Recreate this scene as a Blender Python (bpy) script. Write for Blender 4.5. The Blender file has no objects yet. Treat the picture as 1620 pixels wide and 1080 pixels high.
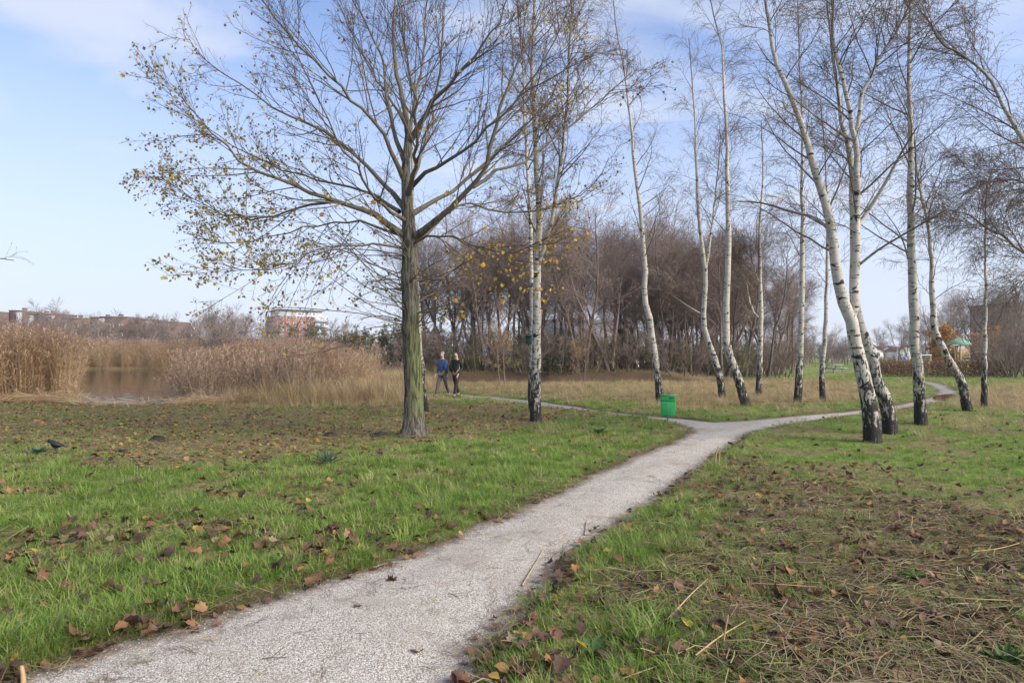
import bpy, math, random
import numpy as np
from mathutils import Vector

# ------------------------------------------------------------------ camera, sky, sun, exposure
sc = bpy.context.scene
F, YH, CX, CH = 1000.0, 560.0, 810.0, 1.7          # photo focal length (px), horizon row, centre column, eye height (m)
cam_d = bpy.data.cameras.new('camera'); cam = bpy.data.objects.new('camera', cam_d)
sc.collection.objects.link(cam); sc.camera = cam
cam.location = (0, 0, CH); cam.rotation_euler = (math.radians(90), 0, 0)
cam_d.sensor_width = 36; cam_d.lens = 36 * F / 1620; cam_d.shift_y = (YH - 540) / 1620
cam_d.clip_start = 0.05; cam_d.clip_end = 5000

SUN_EL, SUN_AZ = math.radians(32), math.radians(118)   # azimuth clockwise from the view direction (+Y)
world = bpy.data.worlds.new('World'); sc.world = world; world.use_nodes = True
wt = world.node_tree; wn = wt.nodes; wl = wt.links
bg = wn['Background']
sky = wn.new('ShaderNodeTexSky'); sky.sky_type = 'NISHITA'; sky.sun_disc = False
sky.sun_elevation = SUN_EL; sky.sun_rotation = SUN_AZ; sky.air_density = 1.0; sky.dust_density = 0.6; sky.ozone_density = 1.6
tc = wn.new('ShaderNodeTexCoord'); sep = wn.new('ShaderNodeSeparateXYZ'); wl.new(tc.outputs['Generated'], sep.inputs[0])
def wmath(op, a, b=None, c=None, clamp=False):
    n = wn.new('ShaderNodeMath'); n.operation = op; n.use_clamp = clamp
    for i, v in enumerate((a, b, c)):
        if v is None: continue
        if isinstance(v, (int, float)): n.inputs[i].default_value = v
        else: wl.new(v, n.inputs[i])
    return n.outputs[0]
zc = wmath('MAXIMUM', sep.outputs[2], 0.0); zz = wmath('ADD', zc, 0.22)
comb = wn.new('ShaderNodeCombineXYZ')
wl.new(wmath('DIVIDE', sep.outputs[0], zz), comb.inputs[0]); wl.new(wmath('DIVIDE', sep.outputs[1], zz), comb.inputs[1])
mp = wn.new('ShaderNodeMapping'); mp.inputs['Scale'].default_value = (0.75, 1.5, 1); mp.inputs['Rotation'].default_value = (0, 0, 0.5)
mp.inputs['Location'].default_value = (5.1, 3.4, 0)
wl.new(comb.outputs[0], mp.inputs[0])
nz = wn.new('ShaderNodeTexNoise'); nz.inputs['Scale'].default_value = 1.5; nz.inputs['Detail'].default_value = 7; nz.inputs['Roughness'].default_value = 0.52
nz.inputs['Distortion'].default_value = 0.5
wl.new(mp.outputs[0], nz.inputs['Vector'])
cl = wn.new('ShaderNodeMapRange'); cl.interpolation_type = 'SMOOTHSTEP'
wl.new(nz.outputs['Fac'], cl.inputs[0]); cl.inputs[1].default_value = 0.42; cl.inputs[2].default_value = 0.66; cl.inputs[3].default_value = 0.12; cl.inputs[4].default_value = 0.85
hz = wn.new('ShaderNodeMapRange'); hz.interpolation_type = 'SMOOTHSTEP'
wl.new(sep.outputs[2], hz.inputs[0]); hz.inputs[1].default_value = -0.02; hz.inputs[2].default_value = 0.62; hz.inputs[3].default_value = 0.93; hz.inputs[4].default_value = 0.0
mask = wmath('MAXIMUM', cl.outputs[0], hz.outputs[0])
mixw = wn.new('ShaderNodeMix'); mixw.data_type = 'RGBA'
tint = wn.new('ShaderNodeMix'); tint.data_type = 'RGBA'; tint.blend_type = 'MULTIPLY'; tint.inputs['Factor'].default_value = 1
wl.new(sky.outputs[0], tint.inputs[6]); tint.inputs[7].default_value = (1.0, 1.10, 1.34, 1)
wl.new(mask, mixw.inputs['Factor']); wl.new(tint.outputs[2], mixw.inputs[6]); mixw.inputs[7].default_value = (4.1, 4.4, 5.2, 1)   # thin bright cloud layer
wl.new(mixw.outputs[2], bg.inputs[0]); bg.inputs[1].default_value = 0.11

sun_d = bpy.data.lights.new('sun', 'SUN'); sun_d.energy = 3.7; sun_d.angle = math.radians(34); sun_d.color = (1.0, 0.93, 0.83)
sun = bpy.data.objects.new('sun', sun_d); sc.collection.objects.link(sun)
sdir = Vector((math.sin(SUN_AZ) * math.cos(SUN_EL), math.cos(SUN_AZ) * math.cos(SUN_EL), math.sin(SUN_EL)))
sun.rotation_euler = sdir.to_track_quat('Z', 'Y').to_euler(); sun.location = (0, 0, 60)

sc.view_settings.view_transform = 'Standard'; sc.view_settings.look = 'None'
sc.view_settings.exposure = 0.80; sc.view_settings.gamma = 1; sc.view_settings.use_curve_mapping = False
sc.cycles.max_bounces = 4; sc.cycles.diffuse_bounces = 2; sc.cycles.glossy_bounces = 2; sc.cycles.transmission_bounces = 2
sc.cycles.use_denoising = True; sc.cycles.caustics_reflective = False; sc.cycles.caustics_refractive = False

COL = sc.collection
rng = np.random.default_rng(7)

# ------------------------------------------------------------------ pixel <-> place
def G(px, py, h=0.0):                 # ground point seen at a photo pixel
    d = F * (CH - h) / (py - YH); return ((px - CX) * d / F, d)
def P(px, py, d):                     # point at depth d seen at a photo pixel
    return np.array([(px - CX) * d / F, d, CH - (py - YH) * d / F])

# ------------------------------------------------------------------ numpy noise, polygons
_tab = np.random.default_rng(3).random((256, 256))
def vnoise(x, y, s=0):
    x = np.asarray(x, float) + s * 17.3; y = np.asarray(y, float) + s * 9.7
    xi = np.floor(x).astype(int); yi = np.floor(y).astype(int); fx = x - xi; fy = y - yi
    fx = fx * fx * (3 - 2 * fx); fy = fy * fy * (3 - 2 * fy)
    a = _tab[xi & 255, yi & 255]; b = _tab[(xi + 1) & 255, yi & 255]; c = _tab[xi & 255, (yi + 1) & 255]; d = _tab[(xi + 1) & 255, (yi + 1) & 255]
    return (a * (1 - fx) + b * fx) * (1 - fy) + (c * (1 - fx) + d * fx) * fy
def fbm(x, y, f=1.0, o=3, s=0):
    v = 0; a = 1; t = 0
    for i in range(o):
        v = v + a * vnoise(np.asarray(x) * f, np.asarray(y) * f, s + i * 3); t += a; a *= 0.5; f *= 2.03
    return v / t
def sstep(a, b, x): t = np.clip((x - a) / (b - a), 0, 1); return t * t * (3 - 2 * t)
def sdf(x, y, poly):                  # signed distance, negative inside
    x = np.asarray(x, float); y = np.asarray(y, float); d = np.full(x.shape, 1e9); ins = np.zeros(x.shape, bool)
    n = len(poly)
    for i in range(n):
        x0, y0 = poly[i]; x1, y1 = poly[(i + 1) % n]; ex, ey = x1 - x0, y1 - y0
        t = np.clip(((x - x0) * ex + (y - y0) * ey) / (ex * ex + ey * ey + 1e-12), 0, 1)
        d = np.minimum(d, np.hypot(x - x0 - t * ex, y - y0 - t * ey))
        c = (y0 > y) != (y1 > y)
        ins ^= c & (x < (x1 - x0) * (y - y0) / ((y1 - y0) + 1e-12) + x0)
    return np.where(ins, -d, d)

# ------------------------------------------------------------------ the lie of the land
PATH = [G(*p) for p in [(150, 1020), (330, 975), (480, 930), (600, 893), (700, 853), (800, 812), (900, 768), (1000, 724), (1075, 694), (1096, 682), (1086, 674),
        (1060, 667), (1000, 657.6), (900, 647), (850, 641.6), (780, 632.6), (700, 626)]]
PATH += [(-6.5, 26.2), (-9.5, 33), (-10.6, 39), (-9.2, 39), (-8.0, 33), (-5.0, 28)]
PATH += [G(*p) for p in [(720, 622.5), (780, 627), (850, 634), (950, 649), (1020, 657), (1080, 662), (1130, 667), (1180, 665), (1250, 658), (1340, 650.5), (1400, 643.5),
        (1450, 634), (1474, 628), (1484, 621), (1478, 614), (1462, 607), (1440, 602), (1448, 600), (1478, 604), (1502, 611), (1516, 620), (1506, 630), (1470, 638.5), (1400, 650), (1340, 657), (1250, 670),
        (1190, 682), (1150, 706), (1100, 746), (1040, 790), (960, 846), (900, 891), (840, 937), (790, 1002), (745, 1080)]]
PATH += [(-0.45, 2.2), (-0.9, 0), (-1.6, -5), (-4.2, -5), (-3.6, 0), (-3.0, 2.6)]
POND = [(-16.9, 23.6), (-13.8, 22.3), (-10.5, 22.8), (-8.2, 25.5), (-7.6, 29.5), (-12, 45), (-26, 60), (-38, 79), (-56, 79), (-35.8, 50), (-22.3, 31)]
WATER_Z = -0.22
# ditch before the wood, and the ditch on the far lawn
DITCH = [(-5.5, 38.5), (0, 38), (6, 37.6), (12, 38.4), (20, 43), (28, 51), (34, 53.5), (34, 54.4), (27.5, 52.6), (19, 45), (11.5, 40.4), (6, 39.4), (0, 39.6), (-5.5, 40)]
def path_sd(x, y):
    s = sdf(x, y, PATH)
    return s + 0.17 * (fbm(x, y, 1.7, 3, 5) - 0.5) + 0.10 * (fbm(x, y, 6.0, 2, 8) - 0.5)
def H(x, y, sd=None):
    x = np.asarray(x, float); y = np.asarray(y, float)
    if sd is None: sd = path_sd(x, y)
    z = 0.16 * (fbm(x, y, 0.35, 2, 1) - 0.5) * sstep(2, 9, y) * sstep(0.2, 2.5, sd) + 0.075 * (fbm(x, y, 1.6, 3, 2) - 0.5) * sstep(0.0, 0.5, sd)
    z = z - 0.045 + 0.075 * sstep(-0.10, 0.16, sd)
    w = sdf(x, y, POND); z = z - 0.75 * sstep(1.2, -1.5, w)
    t = sdf(x, y, DITCH); z = z - 0.42 * sstep(0.5, -0.5, t)
    z = z + (0.55 * sstep(39.3, 40.6, y) + 0.15 * sstep(40.6, 46, y)) * sstep(-9, -5, x) * sstep(16, 8, x)
    return z

# zones (metres): green sward, leaf litter, dry straw-coloured grass
def poly(*pts): return [G(*p) for p in pts]
LITTER1 = poly((-700, 655), (-100, 700), (60, 716), (230, 735), (440, 737), (600, 712), (720, 693), (860, 668), (905, 655), (850, 645), (720, 637), (560, 640), (300, 640), (0, 636), (-700, 632))
LITTER2 = [(1.0, 3.1)] + poly((960, 900), (1030, 835), (1110, 770), (1135, 728), (1230, 742), (1350, 775), (1500, 800), (1700, 835), (2100, 880)) + [(7.5, 3.3), (5, 2.0), (1.2, 2.0)]
TAN1 = poly((600, 640), (720, 636), (860, 641), (960, 638), (1040, 645), (1120, 646), (1200, 640), (1330, 640), (1390, 630), (1400, 614), (1300, 600), (1000, 598), (730, 600), (640, 606), (540, 600), (480, 640))
TAN2 = poly((1530, 640), (1570, 650), (1700, 655), (2200, 650), (2200, 606), (1700, 606), (1545, 612))
def zones(x, y, sd=None):
    if sd is None: sd = path_sd(x, y)
    n1 = fbm(x, y, 0.55, 3, 21) - 0.5; n2 = fbm(x, y, 2.2, 3, 31) - 0.5
    l1 = sstep(0.55, -0.45, sdf(x, y, LITTER1) + 2.2 * n1 + 1.6 * n2)
    l2 = sstep(0.4, -0.4, sdf(x, y, LITTER2) + 1.4 * n1 + 1.8 * n2)
    far = sstep(10, 30, y)
    t1 = sstep(0.9, -0.9, sdf(x, y, TAN1) + 3.0 * n1 + 1.2 * n2) * sstep(0.1, 1.0, sd)
    t2 = sstep(0.9, -0.9, sdf(x, y, TAN2) + 3.0 * n1 + 1.2 * n2)
    lit = np.maximum(l1, l2); tan = np.maximum(t1, t2) * (1 - 0.6 * lit)
    tan = np.maximum(tan, sstep(20, 24, y) * sstep(-5, -9, x))
    soil = sstep(0.22, 0.02, np.abs(sd - 0.02) + 0.2 * n2) * 0.9
    soil = np.maximum(soil, sstep(0.4, -0.3, sdf(x, y, DITCH)))
    soil = np.maximum(soil, sstep(0.6, -0.3, sdf(x, y, POND)))
    soil = np.maximum(soil, 0.95 * sstep(38.9, 39.3, y) * sstep(41.0, 40.2, y) * sstep(-8, -5, x) * sstep(16, 11, x))
    wood = sstep(39, 41, y) * sstep(-8, -6, x) * sstep(20, 16, x) * sstep(75, 60, y)
    soil = np.maximum(soil, 0.55 * wood)
    green = np.clip(1 - lit - tan, 0, 1)
    return green, lit, tan, soil, l2

# ------------------------------------------------------------------ mesh and object helpers
def mesh(name, verts, faces_list, mat=None, smooth=False, attrs=None):
    """faces_list: list of int arrays (m,3) or (m,4)"""
    me = bpy.data.meshes.new(name); verts = np.ascontiguousarray(verts, np.float32).reshape(-1, 3)
    faces_list = [np.asarray(f, np.int32) for f in faces_list if len(f)]
    me.vertices.add(len(verts)); me.vertices.foreach_set('co', verts.ravel())
    nl = sum(f.size for f in faces_list); nf = sum(len(f) for f in faces_list)
    me.loops.add(nl); me.polygons.add(nf)
    me.loops.foreach_set('vertex_index', np.concatenate([f.ravel() for f in faces_list]))
    tot = np.concatenate([np.full(len(f), f.shape[1], np.int32) for f in faces_list])
    me.polygons.foreach_set('loop_start', np.concatenate([[0], np.cumsum(tot)[:-1]]).astype(np.int32))
    if smooth: me.polygons.foreach_set('use_smooth', np.ones(nf, bool))
    for k, v in (attrs or {}).items():
        v = np.asarray(v, np.float32)
        if v.ndim == 1: a = me.attributes.new(k, 'FLOAT', 'POINT'); a.data.foreach_set('value', v)
        else: a = me.attributes.new(k, 'FLOAT_COLOR', 'POINT'); a.data.foreach_set('color', v.ravel())
    me.update(calc_edges=True)
    if mat: me.materials.append(mat)
    return me
def ob(name, me, parent=None, loc=(0, 0, 0), rot=(0, 0, 0), label=None):
    o = bpy.data.objects.new(name, me); COL.objects.link(o); o.location = loc; o.rotation_euler = rot
    if parent: o.parent = parent
    if label: o['label'] = label
    return o
def tag(o, label, cat=None, group=None, kind=None):
    o['label'] = label
    if cat: o['category'] = cat
    if group: o['group'] = group
    if kind: o['kind'] = kind
    return o
def thing(name, label, cat, loc=(0, 0, 0), rz=0, group=None):
    return tag(ob(name, None, None, loc, (0, 0, rz)), label, cat, group)
def copy_tree(o, parent=None):
    c = o.copy(); COL.objects.link(c); c.parent = parent
    for ch in list(o.children): copy_tree(ch, c)
    return c
BOXV = np.array([[x, y, z] for z in (0, 1) for y in (0, 1) for x in (0, 1)], float)
BOXF = np.array([[0, 2, 3, 1], [4, 5, 7, 6], [0, 1, 5, 4], [2, 6, 7, 3], [0, 4, 6, 2], [1, 3, 7, 5]])
def boxes(lst):
    """list of (x0,y0,z0,x1,y1,z1)"""
    V = []; Fc = []
    for i, b in enumerate(lst):
        lo = np.array(b[:3]); hi = np.array(b[3:6]); V.append(lo + BOXV * (hi - lo)); Fc.append(BOXF + 8 * i)
    return np.concatenate(V), np.concatenate(Fc)
def box_ob(name, lst, mat, parent=None, **k):
    v, f = boxes(lst); return ob(name, mesh(name, v, [f], mat), parent, **k)
def bevel(o, w=0.01, s=2):
    m = o.modifiers.new('bevel', 'BEVEL'); m.width = w; m.segments = s; m.limit_method = 'ANGLE'; return o

# batches of tubes
def tubes(Pt, R, k):
    B, n, _ = Pt.shape
    T = np.gradient(Pt, axis=1); T /= np.linalg.norm(T, axis=2, keepdims=True) + 1e-9
    mt = np.abs(T.mean(1)); ref = np.zeros((B, 3)); ref[np.arange(B), mt.argmin(1)] = 1
    U = np.cross(T, ref[:, None, :]); U /= np.linalg.norm(U, axis=2, keepdims=True) + 1e-9
    W = np.cross(T, U)
    a = np.arange(k) * 2 * np.pi / k
    V = Pt[:, :, None, :] + R[:, :, None, None] * (np.cos(a)[None, None, :, None] * U[:, :, None, :] + np.sin(a)[None, None, :, None] * W[:, :, None, :])
    i = np.arange(n - 1)[:, None]; j = np.arange(k)[None, :]; j2 = (j + 1) % k
    q = np.stack([i * k + j, i * k + j2, (i + 1) * k + j2, (i + 1) * k + j], -1).reshape(-1, 4)
    q = (q[None] + (np.arange(B) * n * k)[:, None, None]).reshape(-1, 4)
    return V.reshape(-1, 3), q, np.repeat(R.reshape(-1), k)
def tube_mesh(name, groups, mat, smooth=True):
    """groups: list of (P,R,k)"""
    V = []; Q = []; A = []; off = 0
    for Pt, R, k in groups:
        if len(Pt) == 0: continue
        v, q, r = tubes(np.asarray(Pt, float), np.asarray(R, float), k); V.append(v); Q.append(q + off); A.append(r); off += len(v)
    return mesh(name, np.concatenate(V), [np.concatenate(Q)], mat, smooth, {'rad': np.concatenate(A)})
def norm(v): return v / (np.linalg.norm(v, axis=-1, keepdims=True) + 1e-9)
def grow(r, Pt, R, n, t0, t1, ang, L, nseg, wig, trop, rf=0.6, rmin=0.003, slender=0.012, up=0.0, trop_pow=1.0, lfall=0.5):
    """children of a batch of branches; L = (lo, hi) metres or fraction of parent if negative"""
    B, m, _ = Pt.shape
    idx = np.repeat(np.arange(B), n); C = len(idx)
    t = t0 + (t1 - t0) * ((np.tile(np.arange(n), B) + r.random(C)) / n)
    s = t * (m - 1); i = np.minimum(s.astype(int), m - 2); f = (s - i)[:, None]
    base = Pt[idx, i] * (1 - f) + Pt[idx, i + 1] * f; T = norm(Pt[idx, i + 1] - Pt[idx, i]); pr = R[idx, i] * (1 - f[:, 0]) + R[idx, i + 1] * f[:, 0]
    rv = norm(r.normal(size=(C, 3))); rv = norm(rv - (rv * T).sum(1, keepdims=True) * T)
    a = np.radians(r.normal(ang[0], ang[1], C))[:, None]
    D = norm(np.cos(a) * T + np.sin(a) * rv + np.array([0, 0, up]))
    ln = r.uniform(L[0], L[1], C) * (1 - lfall * t)
    if L[0] < 0:
        pl = np.linalg.norm(np.diff(Pt, axis=1), axis=2).sum(1)[idx]; ln = -ln * pl
    out = np.zeros((C, nseg + 1, 3)); out[:, 0] = base
    for q in range(nseg):
        D = norm(D + wig * r.normal(size=(C, 3)) + np.array([0, 0, trop]) * ((q + 1) / nseg) ** trop_pow)
        out[:, q + 1] = out[:, q] + D * (ln / nseg)[:, None]
    r0 = np.minimum(pr * rf, np.maximum(ln * slender, rmin)); r0 = np.maximum(r0, rmin)
    tt = np.linspace(0, 1, nseg + 1)[None]
    RR = np.maximum(r0[:, None] * (1 - 0.8 * tt), rmin * 0.75)
    return out, RR
def spline(pts, n):
    pts = np.asarray(pts, float); m = len(pts)
    if m == 2: pts = np.array([pts[0], pts.mean(0), pts[1]]); m = 3
    ext = np.vstack([2 * pts[0] - pts[1], pts, 2 * pts[-1] - pts[-2]])
    seg = np.linalg.norm(np.diff(pts, axis=0), axis=1); cum = np.concatenate([[0], np.cumsum(seg)])
    s = np.linspace(0, cum[-1], n); i = np.clip(np.searchsorted(cum, s, 'right') - 1, 0, m - 2); t = ((s - cum[i]) / seg[i])[:, None]
    p0, p1, p2, p3 = ext[i], ext[i + 1], ext[i + 2], ext[i + 3]
    return 0.5 * (2 * p1 + (p2 - p0) * t + (2 * p0 - 5 * p1 + 4 * p2 - p3) * t ** 2 + (3 * p1 - p0 - 3 * p2 + p3) * t ** 3)

# ------------------------------------------------------------------ materials
class M:
    def __init__(s, name, rough=0.85, spec=0.25):
        s.m = bpy.data.materials.new(name); s.m.use_nodes = True; s.t = s.m.node_tree; s.b = s.t.nodes['Principled BSDF']
        s.b.inputs['Roughness'].default_value = rough; s.b.inputs['Specular IOR Level'].default_value = spec
        s._c = None
    def put(s, sock, v):
        if isinstance(v, bpy.types.NodeSocket): s.t.links.new(v, sock)
        elif isinstance(v, tuple) and len(v) == 3 and sock.type == 'RGBA': sock.default_value = (*v, 1)
        else: sock.default_value = v
    def node(s, t, **k):
        n = s.t.nodes.new(t)
        for a, b in k.items(): setattr(n, a, b)
        return n
    def coord(s, which='Object', scale=(1, 1, 1), loc=(0, 0, 0)):
        if which == 'Position': src = s.node('ShaderNodeNewGeometry').outputs['Position']
        else:
            if s._c is None: s._c = s.node('ShaderNodeTexCoord')
            src = s._c.outputs[which]
        n = s.node('ShaderNodeMapping'); s.put(n.inputs[0], src); n.inputs['Scale'].default_value = scale; n.inputs['Location'].default_value = loc
        return n.outputs[0]
    def noise(s, vec, scale=1.0, detail=3, rough=0.55, dist=0.0, out='Fac'):
        n = s.node('ShaderNodeTexNoise'); s.put(n.inputs['Vector'], vec); n.inputs['Scale'].default_value = scale; n.inputs['Detail'].default_value = detail
        n.inputs['Roughness'].default_value = rough; n.inputs['Distortion'].default_value = dist; return n.outputs[out]
    def voro(s, vec, scale=1.0, out='Distance', feature='F1'):
        n = s.node('ShaderNodeTexVoronoi', feature=feature); s.put(n.inputs['Vector'], vec); n.inputs['Scale'].default_value = scale; return n.outputs[out]
    def math(s, op, a, b=0.0, clamp=False):
        n = s.node('ShaderNodeMath', operation=op, use_clamp=clamp); s.put(n.inputs[0], a); s.put(n.inputs[1], b); return n.outputs[0]
    def rng(s, v, a, b, lo=0.0, hi=1.0):
        n = s.node('ShaderNodeMapRange', interpolation_type='SMOOTHSTEP'); s.put(n.inputs[0], v)
        for i, q in enumerate((a, b, lo, hi)): n.inputs[i + 1].default_value = q
        return n.outputs[0]
    def mix(s, f, a, b, mode='MIX'):
        n = s.node('ShaderNodeMix', data_type='RGBA', blend_type=mode); s.put(n.inputs['Factor'], f); s.put(n.inputs[6], a); s.put(n.inputs[7], b); return n.outputs[2]
    def ramp(s, f, stops, interp='LINEAR'):
        n = s.node('ShaderNodeValToRGB'); s.put(n.inputs[0], f); e = n.color_ramp.elements; n.color_ramp.interpolation = interp
        while len(e) < len(stops): e.new(0.5)
        for q, (p, c) in zip(e, stops): q.position = p; q.color = (*c, 1)
        return n.outputs[0]
    def attr(s, name, out='Fac'):
        n = s.node('ShaderNodeAttribute', attribute_name=name); return n.outputs[out]
    def rand(s): return s.node('ShaderNodeObjectInfo').outputs['Random']
    def z(s, vec):
        n = s.node('ShaderNodeSeparateXYZ'); s.put(n.inputs[0], vec); return n.outputs
    def bump(s, h, strength=0.5, dist=0.02):
        n = s.node('ShaderNodeBump'); s.put(n.inputs['Height'], h); n.inputs['Strength'].default_value = strength; n.inputs['Distance'].default_value = dist
        s.t.links.new(n.outputs[0], s.b.inputs['Normal'])
    def col(s, v): s.put(s.b.inputs['Base Color'], v); return s.m
    def trans(s, v, f=0.35):           # thin leaf: part of the light passes through
        tr = s.node('ShaderNodeBsdfTranslucent'); s.put(tr.inputs[0], v); mx = s.node('ShaderNodeMixShader'); mx.inputs[0].default_value = f
        s.t.links.new(s.b.outputs[0], mx.inputs[1]); s.t.links.new(tr.outputs[0], mx.inputs[2])
        s.t.links.new(mx.outputs[0], s.t.nodes['Material Output'].inputs[0])

def flat(name, c, rough=0.7, var=0.25, scale=6.0, spec=0.3):
    m = M(name, rough, spec); n = m.noise(m.coord(), scale, 4)
    return m.col(m.mix(n, tuple(q * (1 - var) for q in c), tuple(min(1, q * (1 + var)) for q in c)))

def mat_ground():
    m = M('ground', 0.95, 0.1); p = m.coord('Position'); z = m.attr('zone', 'Color')
    s = m.node('ShaderNodeSeparateColor'); m.put(s.inputs[0], z)
    alpha = m.attr('zone', 'Alpha')
    fine = m.noise(p, 38, 4, 0.7); mid = m.noise(p, 5.5, 4, 0.6); big = m.noise(p, 0.5, 3)
    g = m.mix(fine, (0.10, 0.155, 0.03), (0.23, 0.32, 0.07)); g = m.mix(m.rng(mid, 0.5, 0.72), g, (0.13, 0.12, 0.05)); g = m.mix(m.rng(big, 0.45, 0.7, 0, 0.5), g, (0.14, 0.19, 0.05))
    v = m.voro(m.coord('Position', (1, 1, 1)), 26, 'Color'); vs = m.node('ShaderNodeSeparateColor'); m.put(vs.inputs[0], v)
    l = m.ramp(vs.outputs[0], [(0.0, (0.12, 0.08, 0.05)), (0.3, (0.24, 0.165, 0.085)), (0.55, (0.34, 0.235, 0.12)), (0.8, (0.23, 0.235, 0.08)), (1.0, (0.45, 0.35, 0.18))])
    l = m.mix(m.rng(fine, 0.4, 0.7), l, (0.075, 0.05, 0.032)); l = m.mix(m.rng(mid, 0.52, 0.72, 0, 0.7), l, (0.10, 0.12, 0.035))
    st = m.noise(m.coord('Position', (9, 26, 9)), 3.0, 4, 0.7)
    t = m.mix(st, (0.17, 0.115, 0.055), (0.42, 0.32, 0.17)); t = m.mix(m.rng(mid, 0.5, 0.72), t, (0.19, 0.21, 0.075))
    so = m.mix(fine, (0.045, 0.03, 0.02), (0.13, 0.085, 0.055))
    g = m.mix(m.math('MULTIPLY', s.outputs[0], 0.75), g, l); c = m.mix(s.outputs[1], g, l); c = m.mix(s.outputs[2], c, t); c = m.mix(alpha, c, so)
    m.bump(m.math('ADD', fine, mid), 0.9, 0.04); return m.col(c)
def mat_path():
    m = M('path', 0.9, 0.2); p = m.coord('Position')
    cell = m.voro(p, 115, 'Color'); s = m.node('ShaderNodeSeparateColor'); m.put(s.inputs[0], cell); dist = m.voro(p, 115, 'Distance')
    c = m.ramp(s.outputs[0], [(0, (0.26, 0.23, 0.195)), (0.25, (0.44, 0.405, 0.35)), (0.55, (0.61, 0.56, 0.485)), (0.85, (0.72, 0.67, 0.59)), (1, (0.42, 0.345, 0.27))])
    c = m.mix(m.rng(dist, 0.42, 0.75), c, (0.24, 0.2, 0.165))
    spots = m.noise(p, 16, 3, 0.6); c = m.mix(m.rng(spots, 0.66, 0.74, 0, 0.7), c, (0.16, 0.12, 0.09))
    big = m.noise(p, 1.3, 5, 0.65); c = m.mix(m.rng(big, 0.42, 0.68, 0, 0.6), c, (0.33, 0.275, 0.22)); b2 = m.noise(p, 3.7, 5, 0.7); c = m.mix(m.rng(b2, 0.54, 0.70, 0, 0.45), c, (0.24, 0.19, 0.145))
    e = m.attr('edge'); c = m.mix(m.math('MULTIPLY', m.rng(m.math('ADD', e, m.math('MULTIPLY', m.math('SUBTRACT', spots, 0.5), 0.35)), -0.22, 0.02), 0.85), c, (0.12, 0.085, 0.058))
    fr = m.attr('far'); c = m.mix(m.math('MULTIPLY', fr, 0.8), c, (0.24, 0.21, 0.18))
    m.bump(m.math('SUBTRACT', m.math('MULTIPLY', big, 1.2), dist), 0.8, 0.008); return m.col(c)
def mat_water():
    m = M('water', 0.015, 0.5); m.b.inputs['IOR'].default_value = 1.33
    m.bump(m.noise(m.coord('Position', (1, 1, 1)), 1.6, 2), 0.2, 0.05); return m.col((0.018, 0.017, 0.012))
def mat_birch():
    m = M('birch_bark', 0.75, 0.2); o = m.coord(); rad = m.attr('rad'); z = m.z(o)[2]
    w = m.mix(m.noise(o, 2.5, 4), (0.31, 0.28, 0.235), (0.60, 0.555, 0.475)); w = m.mix(m.rng(m.noise(m.coord('Object', (3, 3, 14)), 2.0, 4), 0.5, 0.72, 0, 0.55), w, (0.33, 0.28, 0.24))
    len_ = m.noise(m.coord('Object', (5, 5, 24)), 1.0, 4, 0.6, 0.6); c = m.mix(m.rng(len_, 0.57, 0.64), w, (0.055, 0.045, 0.04))
    kn = m.noise(m.coord('Object', (4, 4, 7)), 1.0, 2, 0.5, 0.8); c = m.mix(m.rng(kn, 0.61, 0.66), c, (0.035, 0.03, 0.027))
    fis = m.math('MULTIPLY', m.math('SUBTRACT', m.noise(m.coord('Object', (15, 15, 5.0)), 1.0, 5, 0.7, 0.9), 0.31), 2.6)
    base = m.math('ADD', fis, m.math('SUBTRACT', 0.60, m.math('MULTIPLY', m.math('POWER', m.math('MAXIMUM', z, 0.0), 0.7), 0.40)))
    bm = m.rng(base, 0.66, 0.73)
    dk = m.mix(m.noise(m.coord('Object', (20, 20, 4)), 1.0, 3), (0.016, 0.014, 0.013), (0.075, 0.066, 0.06))
    c = m.mix(bm, c, dk)
    al = m.rng(m.noise(o, 3.0, 4), 0.5, 0.75, 0, 0.45); c = m.mix(m.math('MULTIPLY', al, m.rng(z, 2.5, 0.2)), c, (0.14, 0.16, 0.075))
    br = m.mix(m.noise(o, 6, 2), (0.085, 0.062, 0.046), (0.155, 0.115, 0.085))
    c = m.mix(m.rng(rad, 0.036, 0.014), c, br)
    m.bump(m.math('MULTIPLY', m.math('MULTIPLY', fis, bm), m.rng(rad, 0.02, 0.06)), 0.9, 0.05); return m.col(c)
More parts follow.
